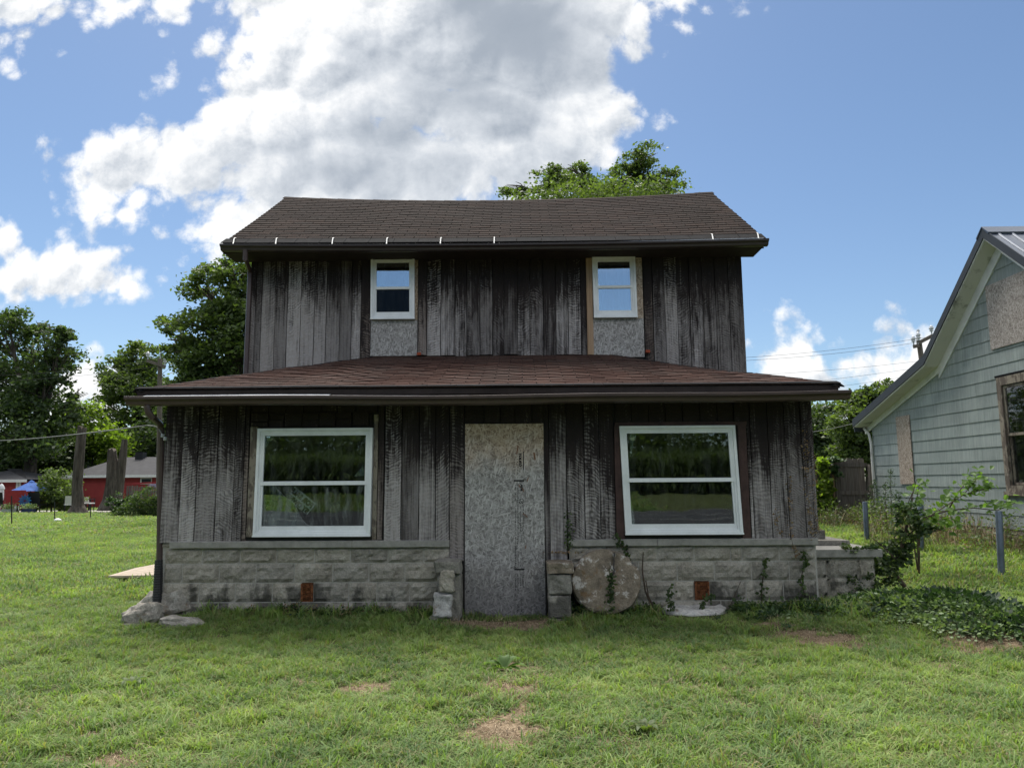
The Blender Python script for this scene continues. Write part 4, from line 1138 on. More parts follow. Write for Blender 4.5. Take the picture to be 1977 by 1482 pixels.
mb.build('downspout', M_GUTTER, house, smooth='auto')
mb = MB(); pts = []; rs = []
for i in range(40):
    t = i/39; py = 1080+t*95; q = P(307-t*4, py, YF+.02-t*.05); pts.append(q); rs.append(.040+.006*t+(.0035 if i % 2 else 0))
mb.tube(pts, rs, 10); mb.build('drain_pipe', M_PIPE, house)
# loose insulators on the corner
for (px, py) in ((314, 841), (319, 847)):
    p = P(px, py, YF-.03); MB().lathe(p-Vector((0, 0, .02)), [(.006, 0), (.020, .006), (.022, .016), (.012, .022), (.020, .028), (.018, .040), (.0, .042)], 10).build('insulator', M_PORC, house, smooth='auto')

# ------------------------------------------------------------------ things at the foot of the house
def rock(name, label, cat, c, r, seed, m_, sq=(1, 1, 1), tilt=0, sub=3, amp=.28, group=None, freq=1.6, parent=None, flat_=.0):
    import bmesh
    bm = bmesh.new(); bmesh.ops.create_icosphere(bm, subdivisions=sub, radius=1)
    for v in bm.verts:
        n_ = mnoise.noise(v.co*freq+Vector((seed, seed*.7, 0)))*amp+mnoise.noise(v.co*freq*2.7+Vector((0, seed, 3)))*amp*.45+mnoise.noise(v.co*freq*6+Vector((0, seed, 3)))*amp*.2
        d = v.co.normalized(); q = Vector([math.copysign(abs(x)**.72, x) for x in d])
        v.co = q*(1+n_)
        v.co = Vector((v.co.x*r*sq[0], v.co.y*r*sq[1], v.co.z*r*sq[2]))
        v.co.rotate(Matrix.Rotation(R(tilt), 3, 'Y'))
    me = bpy.data.meshes.new(name); bm.to_mesh(me); bm.free()
    o = mobj(name, me, m_, parent, c)
    if label: tag(o, label, cat, group)
    return o
for (px, py, r, sq, tl, sd, lab) in ((322, 1182, .235, (1.15, .7, .58), -16, 1.3, 'largest grey stone of the pile at the left foot of the downspout'),
                                     (274, 1199, .13, (1.15, .9, .75), -12, 5.1, 'low rounded grey stone at the left of the pile by the downspout'),
                                     (350, 1203, .10, (1.75, .8, .5), 6, 9.2, 'flat pale stone lying in front of the pile by the downspout'),
                                     (352, 1182, .085, (1.1, .9, .95), -5, 3.3, 'squarish stone at the right of the pile by the downspout'),
                                     (247, 1205, .04, (1.4, .9, .6), 0, 7.7, 'smallest whitish stone at the far left of the pile')):
    g_ = G(px, py+8); rock('stone', lab, 'stone', (g_.x, g_.y, r*sq[2]*.95), r*1.22, sd, M_ROCK, sq, tl, group='stones piled at the left corner of the house')
g_ = G(1157, 1188); rock('stone', 'small round lichened stone lying below the millstone', 'stone', (g_.x, g_.y-.0, .04), .075, 4.4, M_STONE, (1.3, .8, .7))
# millstone
def millstone():
    c0 = P(1171, 1122, YF-.22); r0 = .355
    t_ = thing('millstone', 'large round weathered millstone with a crack leaning against the block foundation', 'millstone', (c0.x, c0.y, c0.z-r0))
    mb = MB(); n = 56; rings = [(.0, .0), (.30, .0), (.62, .0), (.86, .002), (.96, .010), (1.0, .035), (1.0, .115), (.95, .14), (0, .14)]
    # face tilted back against the wall
    lean = R(14); ix = []
    for (f_, d) in rings:
        row = []
        for k in range(n):
            a = 2*math.pi*k/n; rr_ = r0*(1+.05*mnoise.noise((math.cos(a)*1.4, math.sin(a)*1.4, 2))+.010*mnoise.noise((math.cos(a)*6, math.sin(a)*6, 2)))*f_
            if .55 < a < .75 and f_ > .9: rr_ *= .93
            x, z = math.cos(a)*rr_*1.02, math.sin(a)*rr_*.93
            rel = .012*mnoise.noise((x*9, z*9, 1))+.006*mnoise.noise((x*26, z*26, 1))
            dd = d+(rel if d < .05 else 0)
            # the crack: a groove from the top right towards the centre
            cx_ = .075+.12*(z-.12)+.018*mnoise.noise((0, z*14, 0))
            if z > .03 and abs(x-cx_) < .016 and d < .05: dd += .03
            p = Vector((x, dd, z)); p = Vector((p.x, p.y*math.cos(lean)+p.z*math.sin(lean), -p.y*math.sin(lean)+p.z*math.cos(lean)))
            row.append(len(mb.v)); mb.v.append(c0+p)
        ix.append(row)
    for a, b in zip(ix[:-1], ix[1:]):
        for k in range(n): mb.f.append((a[k], a[(k+1) % n], b[(k+1) % n], b[k]))
    # denser face for relief
    mb.build('stone_disc', M_STONE, t_, smooth='auto')
    cr = [c0+Vector((.075+.12*(z-.12)+.018*mnoise.noise((0, z*14, 0)), -.006+z*math.sin(lean), z*.97)) for z in np.linspace(.02, .30, 16)]
    MB().tube(cr, [.003+.005*abs(math.sin(i*1.3)) for i in range(16)], 5).build('crack', M_INT, t_)
    return t_
millstone()
g0, g1 = G(1277, 1188), G(1405, 1190); 
def slab_stone():
    c_ = (G(1277, 1190)+G(1405, 1192))/2; w_ = (G(1405, 1190).x-G(1277, 1190).x)/2
    mb = MB(); n = 30; ring_t, ring_b = [], []
    cols = []
    for f_ in (1.0, .97, .8, .5, .15):
        row = []
        for k in range(n):
            a = 2*math.pi*k/n; rx = w_*(1+.10*mnoise.noise((math.cos(a)*2, math.sin(a)*2, 5)))*f_; ry = .26*(1+.2*mnoise.noise((math.cos(a)*2, math.sin(a)*2, 8)))*f_
            x, y = math.cos(a)*rx, math.sin(a)*ry
            z = (.0 if f_ == 1.0 else .10+.03*(y/.26)+.018*mnoise.noise((x*8, y*8, 0))+.012*mnoise.noise((x*20, y*20, 0))+(.02 if f_ < .9 else 0))
            row.append(len(mb.v)); mb.v.append(Vector((c_.x+x, c_.y+y, z)))
        cols.append(row)
    for a, b in zip(cols[:-1], cols[1:]):
        for k in range(n): mb.f.append((a[k], a[(k+1) % n], b[(k+1) % n], b[k]))
    mb.f.append(tuple(cols[-1]))
    o = mb.build('flat_stone', M_SLABW, None, smooth='auto'); tag(o, 'broad whitish flat stone slab lying in the grass right of the millstone', 'stone')
slab_stone()
# block piers either side of the door
def rough_block(x0, x1, y0, y1, z0, z1, m_, parent, name='block', amp=.014, s=0, taper=0.0, fx=5):
    """a block with chipped, uneven faces all round"""
    import bmesh
    bm = bmesh.new(); bmesh.ops.create_cube(bm, size=1); bmesh.ops.bevel(bm, geom=bm.edges[:], offset=.07, segments=1, affect='EDGES'); bmesh.ops.subdivide_edges(bm, edges=bm.edges[:], cuts=3, use_grid_fill=True)
    cx_, cy_, cz_ = (x0+x1)/2, (y0+y1)/2, (z0+z1)/2; sx, sy, sz = x1-x0, y1-y0, z1-z0
    for v in bm.verts:
        p = Vector((v.co.x*sx, v.co.y*sy, v.co.z*sz)); k = 1-taper*(.5-v.co.z)
        nn = mnoise.noise(p*9+Vector((s, s, s)))*amp*1.7+mnoise.noise(p*28+Vector((s, 0, s)))*amp*1.0
        v.co = Vector((p.x*k, p.y*k, p.z))+p.normalized()*nn
    me = bpy.data.meshes.new(name); bm.to_mesh(me); bm.free()
    o = mobj(name, me, m_, parent, (cx_, cy_, cz_))
    return o
Yp = YF-.34
def XA(px, py, Y): return P(px, py, Y).x
lp = thing('door_pier', 'crumbling left pier of stacked broken blocks beside the boarded door', 'pier', (XA(865, 1150, Yp+.15), Yp+.15, 0), 'block piers beside the door')
xa, xb = XA(837, 1150, Yp), XA(884, 1150, Yp)
zA = lambda py: P(865, py, Yp).z
rough_block(xa, xb+.02, Yp-.0, YF+.0, zA(1108), zA(1084)+.005, M_CONC, lp, 'cap_block', .012, 1)
rough_block(xa+.03, xb+.02, Yp+.07, YF+.0, 0.0, zA(1108)-.004, M_CONC, lp, 'block', .016, 2)
rough_block(XA(849, 1130, Yp), XA(876, 1130, Yp), Yp-.01, Yp+.12, zA(1141), zA(1101), M_BLOCK, lp, 'block', .016, 3)
rough_block(XA(836, 1160, Yp), XA(872, 1160, Yp), Yp-.03, Yp+.12, zA(1190), zA(1146), M_SLABW, lp, 'block', .012, 4)
rough_block(XA(829, 1200, Yp), XA(845, 1200, Yp), Yp-.02, Yp+.1, -.03, zA(1191), M_CONC, lp, 'block', .012, 6)
rp = thing('door_pier', 'right pier of stacked blocks with a rusty stained cap beside the boarded door', 'pier', (XA(1082, 1150, Yp+.15), Yp+.15, 0), 'block piers beside the door')
zA = lambda py: P(1082, py, Yp).z
xa, xb = XA(1057, 1150, Yp), XA(1108, 1150, Yp)
rough_block(xa+.0, xb+.005, Yp-.02, YF, zA(1107), zA(1086), M_STONE, rp, 'cap_block', .010, 11)
rough_block(xa+.01, xb-.02, Yp+.0, YF, zA(1149)+.003, zA(1107)-.004, M_CONC, rp, 'block', .010, 12)
rough_block(xa+.015, xb-.03, Yp+.0, YF, zA(1193), zA(1149)-.003, M_BLOCK, rp, 'block', .010, 13)
rough_block(xa+.02, xb-.02, Yp-.03, YF, -.08, zA(1193)-.004, M_BLOCK, rp, 'block', .010, 14)
# stoop on the right side
st = thing('side_stoop', 'concrete steps at the right side of the dark house half hidden by vines', 'steps', (3.6, 8.9, 0))
ys_ = 8.75
xs0, xs1 = XR+.02, XA(1702, 1075, ys_)
zt_ = P(1640, 1060, ys_).z
MB().box((xs0, ys_-.03, zt_-.085), (xs1, ys_+1.25, zt_)).build('landing_slab', M_CAPST, st)
MB().box((xs0, ys_+.02, .0), (xs1-.08, ys_+1.2, zt_-.087)).build('block_base', M_BLOCK, st)
for i in range(2):
    for j in range(3):
        block(xs0+.01+j*.36, min(xs0+.355+j*.36, xs1-.09), .10+i*.2, .29+i*.2, ys_+.02, .05, .02, st, M_BLOCK)
ya2 = ys_+.5
MB().box((xs0, ya2, zt_+.002), (XA(1641, 1050, ya2), ya2+.8, P(1610, 1043, ya2).z)).build('upper_step', M_CONC, st)
ya3 = ys_+.55
MB().box((xs0, ya3+.2, P(1610, 1043, ya2).z+.002), (XA(1593, 1030, ya3+.2), ya3+.6, P(1590, 1023, ya3+.2).z)).build('block', M_CONC, st)
# cellar ramp boards on the left
rm = thing('cellar_hatch', 'low sloping hatch of bleached planks on the lawn beyond the left corner of the house', 'hatch', (-4.9, 10.4, 0))
A_, B_ = G(219, 1114), P(303, 1088, 10.9)
for i in range(6):
    t0, t1 = i/6, (i+1)/6-.012
    A4 = [Vector((-6.25, 11.25, .06)), Vector((-3.95, 10.85, .13)), Vector((-3.95, 12.2, .50)), Vector((-6.1, 11.75, .12))]
    q = [A4[0].lerp(A4[3], t0), A4[1].lerp(A4[2], t0), A4[1].lerp(A4[2], t1), A4[0].lerp(A4[3], t1)]
    MB().hexa([p-Vector((0, 0, .03)) for p in q]+q).build('plank', M_PLANK, rm)
MB().hexa([(-6.1, 11.35, -.05), (-3.95, 11.0, -.05), (-3.95, 12.1, -.05), (-6.0, 11.65, -.05), (-6.1, 11.35, .03), (-3.95, 11.0, .09), (-3.95, 12.1, .42), (-6.0, 11.65, .07)]).build('hatch_base', M_INT, rm)
# service cable to the left corner
def catenary(a, b, sag, n=24):
    a, b = Vector(a), Vector(b); return [a.lerp(b, i/n)+Vector((0, 0, -4*sag*(i/n)*(1-i/n))) for i in range(n+1)]
a = P(285, 821, YF+.1); b = P(0, 852, 14.0); b2 = b+(b-a)*1.2+Vector((0, 0, .3))
o = MB().tube(catenary(a, b2, .12), .008, 6).build('service_cable', M_WIRE, None, smooth=True); tag(o, 'grey service cable running left from the corner of the dark house', 'cable')
o = MB().tube([a, P(297, 822, YF), P(306, 826, YF), P(313, 838, YF-.02)], .008, 6).build('cable_tail', M_WIRE, None); tag(o, 'short loose cable end drooping at the left eave corner', 'cable')

# ------------------------------------------------------------------ neighbour's green house
XG = 8.2
gh = thing('neighbour_house', 'pale green sided house with a dark metal roof and boarded windows at the right edge', 'house', (XG+2, 13, .5))
def gy(px, py): q = PXx(px, py, XG); return q.y, q.z
yR, zR = gy(1937.5, 495); yK, zK = gy(1839, 685); yE, zE = gy(1685, 815)
yR = 12.23; zR_ = 5.22
zb0 = gy(1861, 1010)[1]-.02
def ylim_(z):
    if z <= zE: far = yE
    elif z <= zK: far = yE+(yK-yE)*(z-zE)/(zK-zE)
    else: far = yK+(yR-yK)*min(1, (z-zK)/(zR_-zK))
    near = 2*yR-(yK+(yR-yK)*min(1, max(0, (z-zK)/(zR_-zK)))) if z > zK else 8.2
    return near, far
wy1, wz1 = gy(1926, 730); wy0 = wy1-1.02; wz0 = gy(1945, 948)[1]
expo = .2315
z = zb0; row = 0
while z < zR_-.05:
    z1 = min(z+expo, zR_-.01)
    n0, f0 = ylim_(z); n1, f1 = ylim_(z1-.01)
    segs = []
    spans = [(n0, f0, n1, f1)]
    if z1 > wz0+.02 and z < wz1-.02: spans = [(n0, wy0, n1, wy0), (wy1, f0, wy1, f1)]
    for (a0, b0, a1, b1) in spans:
        cuts = []; y = max(a0, a1)+random.uniform(.6, 1.3)
        while y < min(b0, b1)-.5: cuts.append(y); y += random.choice((.61, 1.22, 1.22, 1.83))
        e = [(a0, a1)]+[(c_, c_) for c_ in cuts]+[(b0, b1)]
        for (p0, p1), (q0, q1) in zip(e[:-1], e[1:]):
            g_ = .0015
            wob_ = random.uniform(-.002, .002)
            if q0-p0 < .02: continue
            MB().hexa([(XG-.016, p0+g_, z+wob_), (XG+.01, p0+g_, z+wob_), (XG+.01, q0-g_, z+wob_), (XG-.016, q0-g_, z+wob_), (XG-.003, p1+g_, z1+.012), (XG+.01, p1+g_, z1+.012), (XG+.01, max(q1-g_, p1+g_+.002), z1+.012), (XG-.003, max(q1-g_, p1+g_+.002), z1+.012)]).build('siding_board', M_SIDING, gh)
    z += expo; row += 1
# body
def poly_wall(x, dx_, m_, name):
    pts = [(x, 8.2, zb0+.01), (x, yE-.01, zb0+.01), (x, yE-.01, zE), (x, yK, zK), (x, yR, zR_), (x, 2*yR-yK, zK), (x, 8.2, zE)]
    return MB().prism(pts, (dx_, 0, 0)).build(name, m_, gh)
mb = MB()      # wall core with the big window left open
for (a, b, c_, d_) in ((8.2, wy0, zb0, 3.9), (wy1, yE-.01, zb0, zE-.02), (wy0, wy1, zb0, wz0), (wy0, wy1, wz1, 3.9)):
    mb.box((XG+.012, a, c_), (XG+.10, b, d_))
mb.prism([(XG+.012, 9.6, 3.9), (XG+.012, yK-.05, 3.9), (XG+.012, yR, zR_-.02)], (.088, 0, 0))
mb.prism([(XG+.012, yK-.2, zE-.03), (XG+.012, yE-.03, zE-.03), (XG+.012, yK-.2, zK)], (.088, 0, 0))
mb.build('wall', M_SIDING, gh)
MB().box((XG+.10, yE-.12, zb0), (XG+7, yE-.02, zE)).build('far_wall', M_SIDING, gh)
MB().box((XG+1.6, 9.5, zb0), (XG+1.7, 15, 3.2)).build('inner_wall', M_INT, gh)
MB().box((XG+.0, 8.2, .0), (XG+.09, yE-.03, zb0-.02)).box((XG+.09, yE-.13, 0), (XG+7, yE-.04, zb0-.02)).build('foundation', M_BLOCK, gh)
# corner board
MB().box((XG-.022, yE-.01, zb0), (XG+.03, yE+.02, zE+.02)).build('corner_board', M_SIDING, gh)
# boarded openings
def osb_side(pxa, pya, pxb, pyb, name, rot=0, label=None, tan=.2, far=None):
    (ya, za), (yb, zb__) = gy(pxa, pya), gy(pxb, pyb)
    y0, y1 = min(ya, yb), max(ya, yb)
    o_ = MB().box((XG-.036, y0, min(za, zb__)), (XG-.020, y1, max(za, zb__))).build('osb_panel', M_OSB, gh, color=(tan, 9/3.0, 0, 1), label=label)
    return o_
yA, zA_ = gy(1731, 804); yB_, zB_ = gy(1768, 937); 
osb_side(1732, 805, 1768, 934, '', label='narrow tan strand board over the small window', tan=.55)
ya_, za_ = gy(1906, 560)
z0_ = gy(1912, 677)[1]
MB().box((XG-.036, ya_-1.25, z0_), (XG-.020, ya_, za_+.06)).build('osb_panel', M_OSB, gh, color=(.25, 3, 0, 1), label='large strand board under the gable peak')
# big window: peeling casing, sashes, panes
fr_ = MB().box((XG-.035, wy1-.115, wz0-.0), (XG+.02, wy1, wz1)).box((XG-.035, wy0, wz0), (XG+.02, wy0+.115, wz1)).box((XG-.034, wy0+.116, wz1-.14), (XG+.02, wy1-.116, wz1)).box((XG-.06, wy0-.03, wz0-.07), (XG+.02, wy1+.03, wz0-.002)).box((XG-.034, wy0+.116, wz0), (XG+.02, wy1-.116, wz0+.10)).build('window', M_CASE, gh)
zm = (wz0+wz1)/2-.02
for (a, b, x) in ((zm-.02, wz1-.15, XG-.005), (wz0+.105, zm+.02, XG+.03)):
    y0, y1 = wy0+.12, wy1-.12
    MB().box((x, y0, a), (x+.035, y0+.045, b)).box((x, y1-.045, a), (x+.035, y1, b)).box((x, y0+.046, a), (x+.035, y1-.046, a+.045)).box((x, y0+.046, b-.045), (x+.035, y1-.046, b)).build('sash', M_CASE, fr_)
    MB().box((x+.015, y0+.03, a+.03), (x+.019, y1-.03, b-.03)).build('pane', M_GLASS, fr_)
MB().box((XG-.03, wy0-.05, wz1+.004), (XG-.018, wy1+.04, wz1+.04)).build('tar_paper', M_FELT, gh)
# frieze boards, soffits and roof
OV = .30
def sweep_x(path, n_off, x0, x1, t, m_, name):
    """strip of thickness t along a (y, z) path, from x0 to x1, dropped by n_off below the path"""
    mb = MB()
    for (a, b) in zip(path[:-1], path[1:]):
        mb.hexa([(x0, a[0], a[1]-n_off-t), (x1, a[0], a[1]-n_off-t), (x1, b[0], b[1]-n_off-t), (x0, b[0], b[1]-n_off-t), (x0, a[0], a[1]-n_off), (x1, a[0], a[1]-n_off), (x1, b[0], b[1]-n_off), (x0, b[0], b[1]-n_off)])
    return mb.build(name, m_, gh)
zro = .20
edge = [(yE+.35, 2.82), (14.39, 3.80), (yR, zR_+.42)]
near = [(2*yR-14.39, 3.80), (8.0, 3.1)]
path = edge+near
for (a, b) in zip(path[:-1], path[1:]):
    mb = MB(); mb.hexa([(XG-OV, a[0], a[1]-.03), (XG+7, a[0], a[1]-.03), (XG+7, b[0], b[1]-.03), (XG-OV, b[0], b[1]-.03), (XG-OV, a[0], a[1]), (XG+7, a[0], a[1]), (XG+7, b[0], b[1]), (XG-OV, b[0], b[1])])
    pan = mb.build('metal_roof', M_METROOF, gh)
    x = XG-OV+.12
    while x < XG+4:
        MB().hexa([(x, a[0], a[1]+.002), (x+.055, a[0], a[1]+.002), (x+.055, b[0], b[1]+.002), (x, b[0], b[1]+.002), (x+.015, a[0], a[1]+.028), (x+.04, a[0], a[1]+.028), (x+.04, b[0], b[1]+.028), (x+.015, b[0], b[1]+.028)]).build('roof_rib', M_METROOF, pan)
        x += .23
MB().prism([(XG-OV-.03, yR-.16, zR_+.42-.13), (XG-OV-.03, yR-.17, zR_+.42-.10), (XG-OV-.03, yR, zR_+.42+.05), (XG-OV-.03, yR+.17, zR_+.42-.10), (XG-OV-.03, yR+.16, zR_+.42-.13), (XG-OV-.03, yR, zR_+.42+.03)], (7.4, 0, 0)).build('ridge_cap', M_METROOF, gh)
for (a, b) in zip(path[:-1], path[1:]):   # rake trim, charcoal, with a pale line under it
    MB().hexa([(XG-OV-.02, a[0], a[1]-.15), (XG-OV-.002, a[0], a[1]-.15), (XG-OV-.002, b[0], b[1]-.15), (XG-OV-.02, b[0], b[1]-.15), (XG-OV-.02, a[0], a[1]+.02), (XG-OV-.002, a[0], a[1]+.02), (XG-OV-.002, b[0], b[1]+.02), (XG-OV-.02, b[0], b[1]+.02)]).build('rake_trim', M_METTRIM, gh)
    MB().hexa([(XG-OV, a[0], a[1]-.18), (XG-OV+.02, a[0], a[1]-.18), (XG-OV+.02, b[0], b[1]-.18), (XG-OV, b[0], b[1]-.18), (XG-OV, a[0], a[1]-.032), (XG-OV+.02, a[0], a[1]-.032), (XG-OV+.02, b[0], b[1]-.032), (XG-OV, b[0], b[1]-.032)]).build('rake_fascia', M_TRIM, gh)
    MB().hexa([(XG-OV+.022, a[0], a[1]-.19), (XG-.03, a[0], a[1]-.19), (XG-.03, b[0], b[1]-.19), (XG-OV+.022, b[0], b[1]-.19), (XG-OV+.022, a[0], a[1]-.17), (XG-.03, a[0], a[1]-.17), (XG-.03, b[0], b[1]-.17), (XG-OV+.022, b[0], b[1]-.17)]).build('soffit', M_TRIM, gh)
    fd = .32 if max(a[1], b[1]) < 4.5 else .42
    MB().hexa([(XG-.034, a[0], a[1]-fd), (XG+.0, a[0], a[1]-fd), (XG+.0, b[0], b[1]-fd), (XG-.034, b[0], b[1]-fd), (XG-.034, a[0], a[1]-.165), (XG+.0, a[0], a[1]-.165), (XG+.0, b[0], b[1]-.165), (XG-.034, b[0], b[1]-.165)]).build('frieze_board', M_TRIMW if fd > .3 else M_TRIM, gh)
MB().box((XG-OV, yE+.29, zE-.20), (XG+7, yE+.33, zE-.02)).build('eave_fascia', M_METTRIM, gh)
q = PXx(1682, 830, XG-.1)
MB().tube([(XG-.1, yE+.25, zE-.12), (XG-.06, yE+.1, zE-.28), (XG-.05, yE+.05, zE-.5), (XG-.05, yE+.05, zb0)], .03, 8).build('downspout', M_TRIM, gh)

# ------------------------------------------------------------------ privacy fence between the houses
YFN = yE+.35
fn = thing('wooden_fence', 'grey weathered wooden privacy fence joining the two houses', 'fence', (7, YFN, .4))
xa = P(1560, 940, YFN).x; xb = XG-.05
ztop = P(1650, 884, YFN).z; zb_ = .30
x = xa-.9
while x < xb-.05:
    w_ = .142; x1_ = min(x+w_-.006, xb); zt_ = ztop+random.uniform(-.012, .008)
    c_ = .03
    MB().prism([(x, YFN+.03, zb_), (x1_, YFN+.03, zb_), (x1_, YFN+.03, zt_-c_), (x1_-c_, YFN+.03, zt_), (x+c_, YFN+.03, zt_), (x, YFN+.03, zt_-c_)], (0, .018, 0)).build('picket', M_FENCE, fn)
    x += w_
for zz in (P(1650, 897, YFN).z, P(1650, 951, YFN).z):
    MB().box((xa-.9, YFN-.01, zz-.045), (xb, YFN+.028, zz+.045)).build('rail', M_FENCE, fn)
for px in (1615, 1682):
    x = P(px, 950, YFN).x; MB().box((x-.05, YFN-.11, .1), (x+.05, YFN-.012, P(px, 896, YFN).z)).build('post', M_FENCE, fn)
x = P(1607.5, 950, YFN).x; MB().box((x-.018, YFN-.10, .15), (x+.018, YFN-.07, P(1607, 898, YFN).z)).build('trim_strip', M_NEWWOOD, fn)
# steel posts
for (px, pt, pb, lab) in ((1673, 968, 1035, 'blue grey steel post nearest the wooden fence'), (1777, 968, 1058, 'blue grey steel post half hidden behind the vine covered shrub'), (1931, 986, 1087, 'tall blue grey steel post at the right by the green house')):
    Y = {1673: 13.6, 1777: 12.2, 1931: 10.3}[px]
    a = P(px, pb, Y); b = P(px-3 if px != 1777 else px, pt, Y); gz = tz(a.x, a.y)
    o = MB().tube([(a.x, Y, min(a.z, gz)-.1), (b.x, Y, b.z-.01), (b.x, Y, b.z)], [.043, .043, .038], 12).build('steel_post', M_POST, None, smooth='auto'); tag(o, lab, 'post', 'steel posts in the side yard')

# ------------------------------------------------------------------ foliage builders
def leaf_quads(C_, size, nrm_bias=None, asp=.55, seed=0):
    """one folded leaf (2 triangles as a quad) per centre, random orientation"""
    r = np.random.default_rng(seed); n = len(C_)
    d = r.normal(size=(n, 3)); d[:, 2] *= .6; d /= np.linalg.norm(d, axis=1)[:, None]
    e = r.normal(size=(n, 3)); 
    if nrm_bias is not None: e += nrm_bias
    s_ = np.cross(d, e); s_ /= np.linalg.norm(s_, axis=1)[:, None]+1e-9
    sz = (size*r.uniform(.65, 1.35, n))[:, None]
    a = C_-d*sz*.5; b = C_+s_*sz*asp*.5; c = C_+d*sz*.5; e_ = C_-s_*sz*asp*.5
    V_ = np.stack([a, b, c, e_], 1).reshape(-1, 3)
    return V_, np.arange(4*n).reshape(n, 4)
def crown_points(blobs, n, r, clump=.30, per=90, shell=.55):
    """blobs: (centre, radii).  Leaves gather in flattened sprays spread through the blobs."""
    vol = np.array([b[1][0]*b[1][2]*max(b[1][1], .3) for b in blobs])**.8; vol /= vol.sum()
    out = []
    for (c, rad), v in zip(blobs, vol):
        k = max(4, int(n*v/per)); d = r.normal(size=(k, 3)); d /= np.linalg.norm(d, axis=1)[:, None]
        rr = (r.uniform(shell**3, 1.0, k)**(1/3))*(1+.12*r.normal(size=k)); cc = np.array(c)+d*rr[:, None]*np.array(rad)
        m = max(8, int(n*v/k)); rm = clump*np.mean(rad)
        p = cc[:, None, :]+r.normal(size=(k, m, 3))*np.array([rm, rm, rm*.5])
        # sprays droop outwards
        p[:, :, 2] -= .35*np.linalg.norm((p-cc[:, None, :])[:, :, :2], axis=2)*.5
        out.append(p.reshape(-1, 3))
    return np.concatenate(out)
def tree(name, label, cat, blobs_px, Y, n, leaf, lmat, trunk_px=None, seed=1, depth=.9, clump=.26, per=90, group=None, tr=.3, shell=.45, limbs=True, gz=None):
    r = np.random.default_rng(seed)
    bl = []
    for (px, py, rx, ry, *dy) in blobs_px:
        yy = Y+(dy[0] if dy else r.uniform(-1, 1)*rx/FPX*Y*.5); c = P(px, py, yy); k = yy/FPX*1.02
        bl.append(((c.x, c.y, c.z), (rx*k, (rx+ry)/2*k*depth, ry*k)))
    cen = np.mean([b[0] for b in bl], 0)
    bx_ = P(trunk_px, 900, Y).x if trunk_px is not None else cen[0]
    g_ = tz(bx_, Y) if gz is None else gz
    t_ = thing(name, label, cat, (bx_, Y, g_), group)
    mb = MB(); top = np.array(cen)+np.array([0, 0, .2])
    base = Vector((bx_, Y, g_-.2)); tp = Vector(top)
    z0 = min(b[0][2]-b[1][2] for b in bl)
    fork = base.lerp(tp, .0)+Vector((0, 0, max(.8, (z0-g_)*1.0+.8)))
    fork.x += (tp.x-base.x)*.3
    mb.tube([base, base.lerp(fork, .5)+Vector((.05*tr, 0, 0)), fork], [tr*1.25, tr, tr*.8], 9)
    if limbs:
        for (c, rad) in bl:
            cv = Vector(c); 
            midp = fork.lerp(cv, .5)+Vector((random.uniform(-.3, .3), random.uniform(-.3, .3), .15*(cv-fork).length))
            mb.tube([fork, midp, cv, cv+Vector((0, 0, rad[2]*.5))], [tr*.55, tr*.34, tr*.18, tr*.05], 6)
            for k in range(7):
                d = Vector(r.normal(size=3)); d.z = abs(d.z)*.6; d.normalize()
                e = cv+Vector((d.x*rad[0], d.y*rad[1], d.z*rad[2]))*.9; s_ = midp.lerp(cv, random.uniform(.2, 1))
                mb.tube([s_, s_.lerp(e, .5)+Vector((0, 0, .1)), e], [tr*.13, tr*.08, tr*.03], 4, cap=False)
    mb.build('trunk', M_BARK, t_, org=base, smooth=True, fix=False)
    C_ = crown_points(bl, n, r, clump, per, shell)
    V_, F_ = leaf_quads(C_, leaf, np.array([0, 0, .8]), .6, seed)
    org = np.array(cen); me = np_mesh('crown', V_-org, F_)
    mobj('crown', me, lmat, t_, tuple(org))
    return t_
FAR = 'trees behind the left lawn'
tree('broadleaf_tree', 'tall dark loose crowned tree at the far left edge above the red shed', 'tree',
     [(20, 640, 60, 42), (95, 640, 42, 30), (60, 690, 80, 45), (118, 640, 22, 26), (110, 700, 34, 40), (10, 760, 90, 60), (85, 765, 60, 50), (30, 840, 100, 60), (-60, 720, 60, 80), (150, 762, 20, 26), (120, 810, 40, 30)], 46, 22000, .27, M_LEAF_DARK, 60, 11, group=FAR, tr=.4, clump=.24)
tree('broadleaf_tree', 'big dense green tree rising directly behind the left side of the dark house', 'tree',
     [(450, 530, 50, 40), (400, 560, 42, 50), (470, 590, 60, 60), (390, 630, 62, 52), (450, 660, 80, 60), (372, 690, 50, 42), (430, 730, 80, 40), (350, 660, 30, 34), (520, 560, 60, 60), (540, 660, 80, 70), (365, 745, 50, 30)], 30, 32000, .18, M_LEAF_MID, 470, 12, group=FAR, tr=.45, clump=.22)
tree('broadleaf_tree', 'round crowned mid green tree behind the utility pole on the left', 'tree',
     [(262, 690, 44, 30), (232, 712, 40, 36), (296, 716, 38, 40), (250, 750, 58, 34), (300, 768, 50, 34), (215, 785, 34, 30), (270, 810, 60, 34), (320, 800, 50, 40), (225, 742, 30, 24), (310, 850, 50, 40)], 60, 19000, .31, M_LEAF_MID, 285, 13, group=FAR, tr=.35, clump=.22)
tree('broadleaf_tree', 'sunlit yellow green tree seen between the dark trees on the left', 'tree',
     [(165, 800, 34, 34), (150, 850, 44, 34), (200, 860, 44, 42), (180, 905, 50, 30), (225, 880, 30, 30), (130, 900, 36, 34)], 52, 13000, .26, M_LEAF_YEL, 180, 14, group=FAR, tr=.2)
tree('broadleaf_tree', 'lower dark tree filling the gap behind the red shed', 'tree',
     [(50, 880, 70, 50), (110, 915, 50, 40), (-20, 900, 80, 60), (90, 850, 46, 36), (140, 930, 40, 26)], 50, 15000, .28, M_LEAF_DARK, 80, 15, group=FAR, tr=.3)
